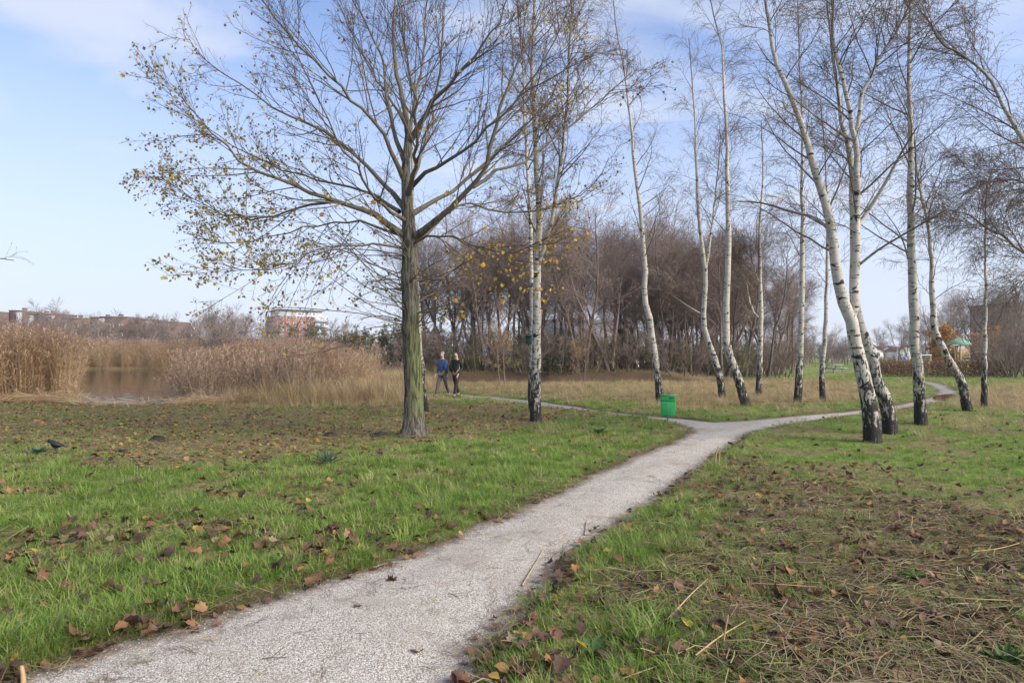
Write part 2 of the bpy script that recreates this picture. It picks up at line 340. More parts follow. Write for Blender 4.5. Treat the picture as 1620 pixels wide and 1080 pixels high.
def mat_linden():
    m = M('linden_bark', 0.9, 0.15); o = m.coord(); rad = m.attr('rad'); z = m.z(o)[2]
    fis = m.noise(m.coord('Object', (22, 22, 3.2)), 1.0, 5, 0.65, 0.5); blk = m.noise(m.coord('Object', (5, 5, 4)), 1.0, 4, 0.6)
    c = m.mix(m.rng(fis, 0.38, 0.62), (0.04, 0.034, 0.028), (0.19, 0.165, 0.135))
    gx = m.node('ShaderNodeNewGeometry').outputs['Normal']; nx = m.z(gx)
    side = m.math('ADD', m.math('MULTIPLY', nx[0], 0.55), m.math('MULTIPLY', nx[1], -0.40))
    moss = m.math('MULTIPLY', m.rng(m.math('ADD', side, m.math('MULTIPLY', m.math('SUBTRACT', blk, 0.5), 1.5)), 0.05, 0.5), m.math('MULTIPLY', m.rng(z, 0.25, 0.75), m.rng(z, 3.2, 1.8, 0.12, 0.85)))
    c = m.mix(m.math('MULTIPLY', moss, m.rng(fis, 0.36, 0.60, 0.15, 0.85)), c, m.mix(blk, (0.10, 0.12, 0.03), (0.19, 0.23, 0.06)))
    c = m.mix(m.rng(blk, 0.60, 0.68, 0, 0.6), c, (0.05, 0.042, 0.035))
    br = m.mix(m.noise(o, 5, 3), (0.105, 0.085, 0.06), (0.19, 0.16, 0.11)); c = m.mix(m.rng(rad, 0.08, 0.035), c, br)
    c = m.mix(m.rng(rad, 0.012, 0.005), c, (0.085, 0.058, 0.045))
    m.bump(m.math('MULTIPLY', fis, m.rng(rad, 0.03, 0.12)), 1.0, 0.05); return m.col(c)
def mat_twig(name, a, b, scale=3.0):
    m = M(name, 0.9, 0.12); r = m.rand(); c = m.mix(m.noise(m.coord(), scale, 3), a, b)
    h = m.node('ShaderNodeHueSaturation'); m.put(h.inputs['Color'], c); m.put(h.inputs['Value'], m.rng(r, 0, 1, 0.8, 1.25)); return m.col(h.outputs[0])
def mat_leaf(name, stops, f=0.3, rough=0.6, dirt=0.4):
    m = M(name, rough, 0.25); c = m.ramp(m.rand(), stops); n = m.noise(m.coord('Position'), 9, 3); c = m.mix(m.math('MULTIPLY', n, dirt), c, (0.06, 0.04, 0.02)); m.col(c); m.trans(c, f); return m.m
def mat_leaf_isl(name, stops, f=0.3):   # colour varies from leaf to leaf inside one mesh
    m = M(name, 0.6, 0.25); g = m.node('ShaderNodeNewGeometry'); c = m.ramp(g.outputs['Random Per Island'], stops); m.col(c); m.trans(c, f); return m.m

MAT = dict(
    ground=mat_ground(), path=mat_path(), water=mat_water(), birch=mat_birch(), linden=mat_linden(),
    wood=mat_twig('woodland_bark', (0.10, 0.078, 0.064), (0.22, 0.175, 0.145)),
    woodtwig=mat_twig('woodland_twig', (0.16, 0.12, 0.102), (0.29, 0.222, 0.19)),
    olive=mat_twig('olive_twig', (0.11, 0.105, 0.06), (0.2, 0.185, 0.11)),
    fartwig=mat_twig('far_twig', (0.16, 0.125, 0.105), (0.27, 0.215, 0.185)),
    orange=mat_leaf_isl('orange_leaf', [(0, (0.28, 0.12, 0.04)), (0.5, (0.46, 0.23, 0.06)), (1, (0.55, 0.33, 0.09))]),
    oliveleaf=mat_leaf_isl('olive_leaf', [(0, (0.05, 0.06, 0.025)), (0.5, (0.11, 0.12, 0.05)), (1, (0.19, 0.17, 0.07))]),
    lindenleaf=mat_leaf_isl('linden_leaf', [(0, (0.18, 0.11, 0.035)), (0.4, (0.32, 0.23, 0.06)), (0.75, (0.36, 0.31, 0.09)), (1, (0.55, 0.38, 0.06))], 0.45),
    yellow=mat_leaf('yellow_leaf', [(0, (0.45, 0.21, 0.02)), (0.5, (0.62, 0.36, 0.03)), (1, (0.55, 0.42, 0.06))], 0.4),
    goldleaf=mat_leaf_isl('gold_leaf', [(0, (0.32, 0.14, 0.02)), (0.5, (0.58, 0.32, 0.03)), (1, (0.62, 0.44, 0.07))], 0.4),
    brownleaf=mat_leaf('brown_leaf', [(0, (0.045, 0.028, 0.022)), (0.35, (0.10, 0.055, 0.04)), (0.65, (0.17, 0.085, 0.055)), (0.88, (0.24, 0.115, 0.06)), (0.96, (0.36, 0.17, 0.06)), (1, (0.30, 0.23, 0.16))], 0.15),
    goldlitter=mat_leaf('gold_litter', [(0, (0.15, 0.085, 0.04)), (0.45, (0.27, 0.15, 0.055)), (0.75, (0.46, 0.26, 0.06)), (1, (0.58, 0.38, 0.09))], 0.2),
    grass=mat_leaf('grass_blade', [(0, (0.12, 0.21, 0.03)), (0.4, (0.20, 0.325, 0.055)), (0.7, (0.30, 0.415, 0.085)), (0.88, (0.40, 0.44, 0.14)), (1, (0.46, 0.42, 0.2))], 0.45, 0.5, .2),
    dullgrass=mat_leaf('dull_grass', [(0, (0.12, 0.15, 0.04)), (0.5, (0.23, 0.25, 0.08)), (1, (0.40, 0.34, 0.17))], 0.3),
    drygrass=mat_leaf('dry_grass', [(0, (0.32, 0.22, 0.115)), (0.5, (0.50, 0.375, 0.205)), (1, (0.58, 0.47, 0.26))], 0.35, .6, .2),
    straw=mat_leaf('straw', [(0, (0.12, 0.08, 0.045)), (0.4, (0.26, 0.185, 0.10)), (0.75, (0.42, 0.33, 0.19)), (1, (0.30, 0.31, 0.11))], 0.15),
    reed=mat_leaf('reed', [(0, (0.50, 0.32, 0.17)), (0.5, (0.66, 0.47, 0.27)), (1, (0.74, 0.58, 0.37))], 0.45, .6, .08),
    reedpale=mat_leaf('reed_pale', [(0, (0.46, 0.34, 0.22)), (1, (0.70, 0.56, 0.41))], 0.3, .6, .05),
    plume=mat_leaf('reed_plume', [(0, (0.42, 0.27, 0.18)), (1, (0.60, 0.44, 0.31))], 0.45, .6, .08),
    pebble=mat_leaf('pebble', [(0, (0.14, 0.12, 0.105)), (0.3, (0.38, 0.34, 0.30)), (0.7, (0.58, 0.545, 0.49)), (1, (0.74, 0.70, 0.64))], 0.0),
    leafgreen=mat_leaf('plant_leaf', [(0, (0.05, 0.13, 0.035)), (1, (0.10, 0.19, 0.05))], 0.3),
    leafblue=mat_leaf('bluish_plant_leaf', [(0, (0.06, 0.13, 0.09)), (1, (0.10, 0.19, 0.13))], 0.25),
    evergreen=mat_leaf_isl('evergreen', [(0, (0.02, 0.035, 0.018)), (1, (0.06, 0.085, 0.04))], 0.2),
)

# ------------------------------------------------------------------ ground, path, water
def graded(lo, a, b, step, hi, p=1.5):
    v = list(np.arange(lo, a, 0.6)); x = a
    while x < b: v.append(x); x += step
    while x < hi: v.append(x); x += step * (x / b) ** p
    v.append(hi); return np.array(v)
ys = graded(-8, 2.4, 8.5, 0.075, 1500.0); xr = graded(0, 0, 6.5, 0.085, 1200.0); xs = np.concatenate([-xr[:0:-1], xr])
GX, GY = np.meshgrid(xs, ys); nx, ny = len(xs), len(ys)
gx, gy = GX.ravel(), GY.ravel(); gsd = path_sd(gx, gy); gz = H(gx, gy, gsd); zg, zl, zt, zs, _ = zones(gx, gy, gsd)
ii, jj = np.meshgrid(np.arange(ny - 1), np.arange(nx - 1), indexing='ij'); q0 = (ii * nx + jj).ravel()
quads = np.stack([q0, q0 + 1, q0 + nx + 1, q0 + nx], 1)
ground = ob('ground', mesh('ground', np.stack([gx, gy, gz], 1), [quads], MAT['ground'], True, {'zone': np.stack([sstep(0.52, 0.40, fbm(gx, gy, 1.3, 3, 77)), zl, zt, zs], 1)}))
ground['kind'] = 'structure'; ground['label'] = 'park ground of grass, fallen leaves and bare soil'
def submesh(sel):
    f = quads[sel[quads].all(1)]; u, inv = np.unique(f, return_inverse=True); return u, inv.reshape(-1, 4)
u, f = submesh((gsd < 0.30) & (gy < 60))
pz = 0.012 * (fbm(gx[u], gy[u], 3.0, 3, 40) - 0.5) - 0.012 - 0.02 * sstep(0.05, 0.3, gsd[u]) + 0.02 * sstep(-0.15, -0.6, gsd[u])
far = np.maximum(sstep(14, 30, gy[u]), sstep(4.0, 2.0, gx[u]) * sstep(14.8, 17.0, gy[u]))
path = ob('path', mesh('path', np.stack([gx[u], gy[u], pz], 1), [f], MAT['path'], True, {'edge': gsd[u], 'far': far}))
path['kind'] = 'structure'; path['label'] = 'pale gravel footpath that forks beside the green bin'
pw = sdf(gx, gy, POND); u, f = submesh((pw < 1.6) & (gy > 15))
ob('pond_water', mesh('pond_water', np.stack([gx[u], gy[u], np.full(len(u), WATER_Z)], 1), [f], MAT['water'], True))['kind'] = 'structure'
dw = sdf(gx, gy, DITCH); u, f = submesh((dw < 0.9) & (gy > 30) & (gx < 30))
ob('ditch_water', mesh('ditch_water', np.stack([gx[u], gy[u], np.full(len(u), -0.24)], 1), [f], MAT['water'], True))['kind'] = 'structure'
pd = [G(*p) for p in [(1476, 632), (1495, 633), (1514, 630), (1519, 626), (1505, 623), (1492, 624), (1478, 627)]]
def sheet(name, pl, z, mat):
    v = np.array([(x, y, z) for x, y in pl]); c = v.mean(0); v = np.vstack([v, c]); n = len(pl)
    return ob(name, mesh(name, v, [np.array([[i, (i + 1) % n, n] for i in range(n)])], mat))
sheet('puddle', pd, 0.012, MAT['water'])['kind'] = 'structure'

# ------------------------------------------------------------------ scattered ground cover (what nobody could count)
def node_group(coll):
    g = bpy.data.node_groups.new('scatter', 'GeometryNodeTree')
    g.interface.new_socket('Geometry', in_out='INPUT', socket_type='NodeSocketGeometry'); g.interface.new_socket('Geometry', in_out='OUTPUT', socket_type='NodeSocketGeometry')
    N = g.nodes; L = g.links; gi = N.new('NodeGroupInput'); go = N.new('NodeGroupOutput')
    ip = N.new('GeometryNodeInstanceOnPoints'); ci = N.new('GeometryNodeCollectionInfo'); ci.inputs['Collection'].default_value = coll
    ci.inputs['Separate Children'].default_value = True; ci.inputs['Reset Children'].default_value = True
    def na(n, t):
        a = N.new('GeometryNodeInputNamedAttribute'); a.data_type = t; a.inputs['Name'].default_value = n
        return [o for o in a.outputs if o.enabled and o.name == 'Attribute'][0]
    L.new(gi.outputs[0], ip.inputs['Points']); L.new(ci.outputs[0], ip.inputs['Instance']); ip.inputs['Pick Instance'].default_value = True
    L.new(na('pick', 'INT'), ip.inputs['Instance Index']); L.new(na('turn', 'FLOAT_VECTOR'), ip.inputs['Rotation']); L.new(na('size', 'FLOAT'), ip.inputs['Scale'])
    L.new(ip.outputs[0], go.inputs[0]); return g
def scatter(name, pts, turn, size, pick, protos, label):
    coll = bpy.data.collections.new(name + '_sources')
    for i, me in enumerate(protos): coll.objects.link(bpy.data.objects.new('%s_source_%02d' % (name, i), me))
    me = bpy.data.meshes.new(name); n = len(pts); me.vertices.add(n); me.vertices.foreach_set('co', np.asarray(pts, np.float32).ravel())
    a = me.attributes.new('pick', 'INT', 'POINT'); a.data.foreach_set('value', np.asarray(pick, np.int32))
    a = me.attributes.new('size', 'FLOAT', 'POINT'); a.data.foreach_set('value', np.asarray(size, np.float32))
    a = me.attributes.new('turn', 'FLOAT_VECTOR', 'POINT'); a.data.foreach_set('vector', np.asarray(turn, np.float32).ravel())
    o = ob(name, me); md = o.modifiers.new('scatter', 'NODES'); md.node_group = node_group(coll)
    o['kind'] = 'stuff'; o['label'] = label; return o

def blades(r, n, spread, h, w, lean, mat, name, nseg=3, droop=0.5):
    """a tuft of curved tapering blades"""
    a = r.uniform(0, 2 * np.pi, n); rad = spread * np.sqrt(r.random(n)); b = np.stack([rad * np.cos(a), rad * np.sin(a), np.zeros(n)], 1)
    az = a + r.normal(0, 0.7, n); ln = r.uniform(0.55, 1.0, n) * h; el = np.abs(r.normal(0, lean, n)) + 0.08
    D = np.stack([np.cos(az) * np.sin(el), np.sin(az) * np.sin(el), np.cos(el)], 1); side = np.stack([-np.sin(az), np.cos(az), np.zeros(n)], 1)
    V = np.zeros((n, nseg + 1, 2, 3)); p = b.copy(); p[:, 2] -= 0.01
    for s in range(nseg + 1):
        ww = (w * (1 - 0.85 * (s / nseg) ** 1.5))
        V[:, s, 0] = p - side * ww / 2; V[:, s, 1] = p + side * ww / 2
        D = norm(D + np.array([0, 0, -droop / nseg]) + 0.5 * droop / nseg * np.stack([np.cos(az), np.sin(az), np.zeros(n)], 1)); p = p + D * (ln / nseg)[:, None]
    i = np.arange(nseg) * 2; q = np.stack([i, i + 1, i + 3, i + 2], 1); q = (q[None] + (np.arange(n) * (nseg + 1) * 2)[:, None, None]).reshape(-1, 4)
    return mesh(name, V.reshape(-1, 3), [q], mat)
def lying(r, n, spread, L, w, mat, name, zmax=0.03):
    """stalks lying criss-cross"""
    c = np.stack([r.normal(0, spread, n), r.normal(0, spread, n), r.uniform(0.004, zmax, n)], 1); a = r.normal(0, 0.7, n); ln = r.uniform(0.3, 1, n) * L
    d = np.stack([np.cos(a), np.sin(a), r.normal(0, 0.10, n)], 1); sd = np.stack([-np.sin(a), np.cos(a), r.normal(0, .3, n)], 1) * w / 2
    e = r.normal(0, 0.06, (n, 3)) * ln[:, None]; e[:, 2] = np.abs(e[:, 2])
    p0 = c - d * ln[:, None] / 2; p1 = c + e; p2 = c + d * ln[:, None] / 2
    V = np.stack([p0 - sd, p0 + sd, p1 - sd, p1 + sd, p2 - sd, p2 + sd], 1)
    q = np.array([[0, 1, 3, 2], [2, 3, 5, 4]]); q = (q[None] + (np.arange(n) * 6)[:, None, None]).reshape(-1, 4)
    return mesh(name, V.reshape(-1, 3), [q], mat)
def leaf_mesh(r, size, mat, name, kind='maple', curl=0.35):
    if kind == 'maple':
        out = [(0, -.46), (.14, -.40), (.40, -.38), (.40, -.16), (.52, .02), (.38, .14), (.36, .36), (.18, .32), (0, .52), (-.18, .32), (-.36, .36), (-.38, .14), (-.52, .02), (-.40, -.16), (-.40, -.38), (-.14, -.40)]
    else:
        out = [(0, -.5), (.22, -.42), (.38, -.15), (.36, .1), (.2, .33), (0, .55), (-.2, .33), (-.36, .1), (-.38, -.15), (-.22, -.42)]
    o = np.array(out) * size * r.uniform(0.85, 1.15, (len(out), 1)); n = len(o); rr = np.hypot(o[:, 0], o[:, 1]) / size
    ph = r.uniform(0, 6.28); an = np.arctan2(o[:, 1], o[:, 0])
    z = size * curl * (rr ** 2) * (0.6 + 0.7 * np.sin(2 * an + ph) + 0.3 * r.normal(size=n))
    v = np.vstack([np.column_stack([o, z]), [[0, 0, 0]]]); v[:, 2] -= v[:, 2].min()
    return mesh(name, v, [np.array([[i, (i + 1) % n, n] for i in range(n)])], mat, True)

def sample(n, y0, y1, pw, half=0.98, xlim=None):
    """random ground points, thinning with distance (density ~ y^-pw)"""
    e = 2 - pw; u_ = rng.random(n); y = (y0 ** e + u_ * (y1 ** e - y0 ** e)) ** (1 / e); x = rng.uniform(-half, half, n) * y + rng.uniform(-.6, .6, n)
    return x, y
def euler(n, tilt): return np.column_stack([rng.normal(0, tilt, n), rng.normal(0, tilt, n), rng.uniform(0, 6.283, n)])

r0 = np.random.default_rng(11)
# green sward
pro = [blades(r0, 22, 0.055, h, 0.0055, 0.45, MAT['grass'], 'grass_tuft', 3, dr) for h, dr in ((0.10, .5), (0.13, .7), (0.16, .9), (0.12, .6))] + \
      [blades(r0, 46, 0.07, 0.24, 0.007, 0.6, MAT['grass'], 'grass_tussock', 4, 1.0)] + [blades(r0, 18, 0.06, 0.09, 0.005, 0.5, MAT['dullgrass'], 'dull_tuft', 3, .6) for _ in range(2)]
x, y = sample(150000, 2.6, 52, 1.55); sd = path_sd(x, y); g_, l_, t_, s_, l2_ = zones(x, y, sd)
patch = fbm(x, y, 1.3, 3, 77)
clump = sstep(0.38, 0.55, fbm(x, y, 1.6, 2, 91))
lawnR = sstep(-0.5, 1.0, x - 3.0 - 0.1 * y)
dens = g_ * np.clip(0.26 + 3.2 * (patch - 0.38), 0.16, 1) + l2_ * (0.80 + 0.70 * clump) + np.maximum(l_ - l2_, 0) * (0.42 + 0.50 * clump) + 0.25 * t_
keep = (rng.random(len(x)) < dens) & (sd > 0.05 + 0.06 * rng.normal(size=len(x))) & (sdf(x, y, POND) > 0.6) & (sdf(x, y, DITCH) > 0.2)
x, y, g_, l_, t_, sd, clump, lr = x[keep], y[keep], g_[keep], l_[keep], t_[keep], sd[keep], clump[keep], lawnR[keep]
n = len(x); pick = rng.integers(0, 4, n); tus = (rng.random(n) < 0.07 * (1 - lr)) & (sd > 0.25); pick[tus] = 4
dull = rng.random(n) < np.clip(l_ * 0.45 + t_ * 0.7 + 0.16 + 0.25 * (fbm(x, y, .8, 2, 55) > .56), 0, 1); pick[dull] = rng.integers(5, 7, dull.sum())
size = rng.uniform(0.65, 1.2, n) * (1 - 0.35 * l_) * (0.78 + 0.22 * sstep(0, 0.4, sd)) * (1 - 0.30 * lr) * (1 + 0.6 * sstep(10, 35, y))
size *= 0.75 + 0.6 * fbm(x, y, 2.3, 2, 64)
scatter('meadow_grass', np.column_stack([x, y, H(x, y, sd) - 0.005]), euler(n, 0.12), size, pick, pro, 'green grass of the park sward')
# dry grass: verge before the wood, right edge, and the rough meadow behind the linden
pro = [blades(r0, 26, 0.12, h, 0.006, 0.4, MAT['drygrass'], 'dry_tuft', 3, .7) for h in (0.22, 0.30, 0.42)] + [blades(r0, 22, 0.12, 0.22, 0.006, 0.5, MAT['dullgrass'], 'dull_long_tuft', 3, .7)] + \
      [blades(r0, 30, 0.2, 0.95, 0.010, 0.25, MAT['drygrass'], 'tall_dry_tuft', 4, .5)]
x, y = sample(75000, 12, 60, 1.3); sd = path_sd(x, y); g_, l_, t_, s_, l2_ = zones(x, y, sd)
mead = sstep(18.5, 22, y + 1.5 * (fbm(x, y, .4, 2, 3) - .5)) * sstep(-2.6, -4.5, x + 0.06 * (y - 18)) * sstep(0.1, .8, sd) * np.maximum(sstep(-.50, -.40, x / y), sstep(26, 30, y))
dens = np.maximum(t_ * 0.55, mead) + 0.08 * g_ * sstep(10, 20, y)
dens = np.maximum(dens, 0.28 * sstep(36.5, 37.8, y) * sstep(42, 39, y) * sstep(-8, -5, x) * sstep(16, 12, x))
keep = (rng.random(len(x)) < dens) & (sd > 0.15) & (sdf(x, y, POND) > 0.9) & (sdf(x, y, DITCH) > 0.3) & ~((y > 37.6) & (y < 40.7) & (x > -6) & (x < 13))
x, y, sd, mead, t_ = x[keep], y[keep], sd[keep], mead[keep], t_[keep]; n = len(x); pick = rng.integers(0, 3, n); pick[rng.random(n) < 0.28] = 3
pick[(rng.random(n) < 0.55 * mead * sstep(20, 24, y))] = 4
scatter('dry_grass', np.column_stack([x, y, H(x, y, sd) - 0.01]), euler(n, 0.15), rng.uniform(0.6, 1.25, n) * np.where(y > 36, 0.9, 1.0), pick, pro, 'dry straw-coloured grass of the verges')
# leaf litter
pro = [leaf_mesh(r0, 0.088, MAT['brownleaf'], 'litter_leaf', 'maple', 0.8) for _ in range(4)] + [leaf_mesh(r0, 0.075, MAT['goldlitter'], 'litter_leaf', 'oval', 0.4) for _ in range(3)]
x, y = sample(60000, 2.6, 26, 1.5); sd = path_sd(x, y); g_, l_, t_, s_, l2_ = zones(x, y, sd)
cl_ = sstep(0.50, 0.38, fbm(x, y, 1.3, 3, 77))
leftg = sstep(0, -0.5, x - 0.9 * (y - 5)) * sstep(11, 6, y)
dens = l2_ * 0.42 + np.maximum(l_ - l2_, 0) * 0.7 + g_ * (0.03 + 0.20 * cl_ * (0.35 + 0.65 * leftg) * sstep(14, 9, y)) + 0.10 * s_ * (sd > -0.1) * (y < 24) + 0.04 * t_
keep = (rng.random(len(x)) < dens) & (sd > -0.12) & (sdf(x, y, POND) > 0.4)
x, y, l_, l2_, sd = x[keep], y[keep], l_[keep], l2_[keep], sd[keep]; n = len(x); pick = rng.integers(0, 4, n)
gold = rng.random(n) < np.where(l_ - l2_ > 0.5, 0.85, 0.15); pick[gold] = rng.integers(4, 7, gold.sum())
lift = np.where(l_ > 0.5, 0.022 * rng.random(n), 0.05 * rng.random(n)) + 0.004
scatter('leaf_litter', np.column_stack([x, y, np.maximum(H(x, y, sd), -0.02) + lift]), euler(n, 0.35), rng.uniform(0.45, 1.15, n), pick, pro, 'brown and golden fallen leaves strewn over the ground')
# mown straw on the right and cut reed along the bank
pro = [lying(r0, q, 0.12, 0.32, 0.0038, MAT['straw'], 'straw_wisp', 0.035) for q in (9, 13, 16, 11)] + [lying(r0, 16, 0.4, 1.3, 0.012, MAT['reed'], 'reed_wisp', 0.14) for _ in range(2)]
x, y = sample(40000, 2.6, 26, 1.5); sd = path_sd(x, y); g_, l_, t_, s_, l2_ = zones(x, y, sd)
bank = sstep(0.9, 0.3, np.abs(sdf(x, y, POND) - 0.9)) * sstep(26, 24, y); bank = np.maximum(bank, sstep(1.2, .2, np.abs(y - 22.0)) * sstep(-.70, -.74, x / y)); bank = bank * np.where((x / y > -.72) & (x / y < -.52) & (sdf(x, y, POND) < 1.3), 0.0, 1.0)
dens = l2_ * 0.27 + np.maximum(l_ - l2_, 0) * 0.25 + 0.03 * g_ + 0.10 * s_ * (sd > 0) + bank
keep = (rng.random(len(x)) < dens) & (sd > 0.0)
x, y, sd, bank = x[keep], y[keep], sd[keep], bank[keep]; n = len(x); pick = rng.integers(0, 4, n); bk = rng.random(n) < bank; pick[bk] = rng.integers(4, 6, bk.sum())
turn = euler(n, 0.12); nb = ~bk; turn[nb, 2] = rng.normal(-0.25, 0.9, nb.sum())
scatter('straw_litter', np.column_stack([x, y, H(x, y, sd) + 0.004]), turn, rng.uniform(0.6, 1.25, n), pick, pro, 'mown straw and cut reed lying on the ground')
# loose stones on the gravel
def stone(r, name):
    v = norm(np.array([[1, 0, 0], [-1, 0, 0], [0, 1, 0], [0, -1, 0], [0, 0, 1], [0, 0, -1]], float)) * r.uniform(.6, 1.1, (6, 1)) * [0.008, 0.006, 0.004]
    return mesh(name, v, [np.array([[0, 2, 4], [2, 1, 4], [1, 3, 4], [3, 0, 4], [2, 0, 5], [1, 2, 5], [3, 1, 5], [0, 3, 5]])], MAT['pebble'], True)
x, y = sample(60000, 2.6, 13, 1.8, 0.85); sd = path_sd(x, y); keep = sd < -0.05 + 0.1 * rng.random(len(x)); x, y, sd = x[keep], y[keep], sd[keep]; n = len(x)
pzv = 0.012 * (fbm(x, y, 3.0, 3, 40) - 0.5) - 0.012 + 0.02 * sstep(-0.15, -0.6, sd)
scatter('loose_gravel', np.column_stack([x, y, pzv]), euler(n, 0.4), rng.uniform(0.4, 1.25, n), rng.integers(0, 4, n), [stone(r0, 'stone') for _ in range(4)], 'loose gravel of the footpath')
# bits of twig and leaf stalk trodden into the path
x, y = sample(11000, 2.6, 18, 1.6, 0.85); sd = path_sd(x, y); keep = (sd < 0.05) & (rng.random(len(x)) < 0.14 + 0.6 * sstep(-0.5, 0.0, sd)); x, y, sd = x[keep], y[keep], sd[keep]; n = len(x)
scatter('path_debris', np.column_stack([x, y, np.full(n, 0.004)]), euler(n, 0.02), rng.uniform(0.3, 1.0, n), rng.integers(0, 3, n), [lying(r0, k, 0.06, 0.2, 0.0045, MAT['wood'] if k < 4 else MAT['straw'], 'twig_bits', 0.012) for k in (2, 3, 5)], 'small twigs and stalks on the gravel')

# reeds round the pond
def reed_clump(r, n, h, spread, mat, name, leaves=6, lean=0.10, sr=0.0045):
    a = r.uniform(0, 6.283, n); rd = spread * np.sqrt(r.random(n)); hh = h * r.uniform(0.7, 1.05, n)
    D = norm(np.column_stack([r.normal(0, lean, n), r.normal(0, lean, n), np.ones(n)])); Pt = np.zeros((n, 5, 3)); Pt[:, 0, 0] = rd * np.cos(a); Pt[:, 0, 1] = rd * np.sin(a); Pt[:, 0, 2] = -0.3
    bend = r.normal(0, 0.05, (n, 3)); bend[:, 2] = -0.01
    for i in range(4): D = norm(D + bend); Pt[:, i + 1] = Pt[:, i] + D * ((hh + .3) / 4)[:, None]
    R = sr * np.linspace(1, 0.5, 5)[None] * r.uniform(.8, 1.2, (n, 1)); v1, f1, _ = tubes(Pt, R, 3)
    idx = np.repeat(np.arange(n), leaves); m = len(idx); t = r.uniform(0.25, 0.97, m); s = t * 4; i = np.minimum(s.astype(int), 3); b = Pt[idx, i] + (Pt[idx, i + 1] - Pt[idx, i]) * (s - i)[:, None]
    az = r.normal(0.4, 1.4, m); d = np.column_stack([np.cos(az), np.sin(az), r.uniform(0.3, 1.6, m)]); d = norm(d); ln = r.uniform(0.25, 0.5, m)[:, None]; sdv = np.column_stack([-np.sin(az), np.cos(az), np.zeros(m)]) * 0.009
    m1 = b + d * ln * 0.5; m2 = m1 + norm(d - [0, 0, 0.9]) * ln * 0.5
    LV = np.stack([b - sdv * .4, b + sdv * .4, m1 - sdv, m1 + sdv, m2], 1).reshape(-1, 3); o = np.arange(m)[:, None] * 5 + len(v1)
    lq = o + np.array([[0, 1, 3, 2]]); lt = o + np.array([[2, 3, 4]])
    me = mesh(name, np.vstack([v1, LV]), [f1, lq, lt], mat)
    # plumes
    k = 5; idx = np.repeat(np.arange(n), k); m = len(idx); top = Pt[idx, 4]; az = r.normal(0.5, 0.8, m); d = norm(np.column_stack([np.cos(az) * .6, np.sin(az) * .6, r.uniform(-0.2, 1.2, m)])); L = r.uniform(.10, .22, m)[:, None]
    sv = np.column_stack([-np.sin(az), np.cos(az), np.zeros(m)]) * 0.018; b0 = top - [0, 0, 0.12] + np.array([0, 0, 1]) * r.uniform(0, .12, (m, 1)); PV = np.stack([b0, b0 + d * L * .6 - sv, b0 + d * L - [0, 0, .03], b0 + d * L * .6 + sv], 1).reshape(-1, 3)
    nv = len(me.vertices); me2 = mesh(name, np.vstack([v1, LV, PV]), [f1, lq, lt, np.arange(m)[:, None] * 4 + nv + np.array([[0, 1, 2, 3]])], mat)
    me2.materials.append(MAT['plume']); nf = len(me.polygons); mi = np.zeros(len(me2.polygons), np.int32); mi[nf:] = 1; me2.polygons.foreach_set('material_index', mi); bpy.data.meshes.remove(me); return me2
pro = [reed_clump(r0, 16, 2.5, 0.28, MAT['reed'], 'reed_clump') for _ in range(3)] + [reed_clump(r0, 11, 1.9, 0.3, MAT['reedpale'], 'bare_reed_clump', 1, 0.22, 0.006) for _ in range(2)] + [reed_clump(r0, 16, 1.5, 0.3, MAT['reed'], 'low_reed_clump', 7, 0.2) for _ in range(2)]
px_, py_, pk_, sz_ = [], [], [], []
def reeds(n, x, y, keep, pk, sz):
    px_.append(x[keep]); py_.append(y[keep]); pk_.append(pk[keep]); sz_.append(sz[keep])
n = 9000; x = rng.uniform(-55, -8, n); y = rng.uniform(20.5, 47, n); w = sdf(x, y, POND); ratio = x / y          # left mass
edge = -0.702 + 0.03 * (fbm(x, y, .5, 2, 6) - .5) * 2 - 0.002 * (y - 22)
reeds(n, x, y, (ratio < edge) & (y > 21.6 + 1.2 * fbm(x, y, .6, 2, 9)) & (ratio > -1.35) & (w > -1.2), rng.choice([0, 1, 2, 0, 1, 2, 5], n), rng.uniform(0.85, 1.12, n) * (0.88 + 0.3 * fbm(x, y, .25, 2, 4)))
n = 1500; x = rng.uniform(-15, -3, n); y = rng.uniform(23.0, 29, n); w = sdf(x, y, POND); ratio = x / y            # near bank, stalks with gaps
reeds(n, x, y, (ratio > -0.56) & (ratio < -0.26) & (rng.random(n) < np.where(y < 25.5, 0.75, 0.6) * sstep(-0.56, -0.48, ratio) * sstep(-0.26, -0.33, ratio)) & (w < 2.0) , rng.choice([3, 4], n), rng.uniform(0.6, 1.15, n))
n = 10000; x = rng.uniform(-95, -7, n); y = rng.uniform(30, 98, n); w = sdf(x, y, POND); ratio = x / y               # far bank and right of the pond
reeds(n, x, y, (w > -1.5) & (ratio > -1.2) & (ratio < -0.215) & ((y > 79) | (ratio > -0.46) | ((y > 45) & (ratio < -0.71))) & (rng.random(n) < sstep(-0.215, -0.30, ratio) + 0.1), rng.choice([0, 1, 2, 0, 1, 2, 5], n), rng.uniform(0.75, 1.05, n) * (0.85 + 0.35 * fbm(x, y, .15, 2, 4)) * (0.70 + 0.42 * sstep(-0.22, -0.32, ratio)) * np.where(y > 78, 1.35, 1.0) * (1 - 0.05 * sstep(.13, .06, np.abs(ratio + .62))))
n = 2600; x = rng.uniform(-18, -4, n); y = rng.uniform(24.2, 36, n); ratio = x / y                                # continuous mass right of the pool
reeds(n, x, y, (ratio > -0.535 + 0.02 * (fbm(x, y, .7, 2, 6) - .5)) & (rng.random(n) < sstep(-0.20, -0.30, ratio) * sstep(-0.54, -0.47, ratio) * sstep(23.5, 27, y)), rng.choice([0, 1, 2, 3, 4, 5], n), rng.uniform(0.62, 0.98, n) * (0.85 + 0.3 * fbm(x, y, .4, 2, 4)))
x = np.concatenate(px_); y = np.concatenate(py_); n = len(x)
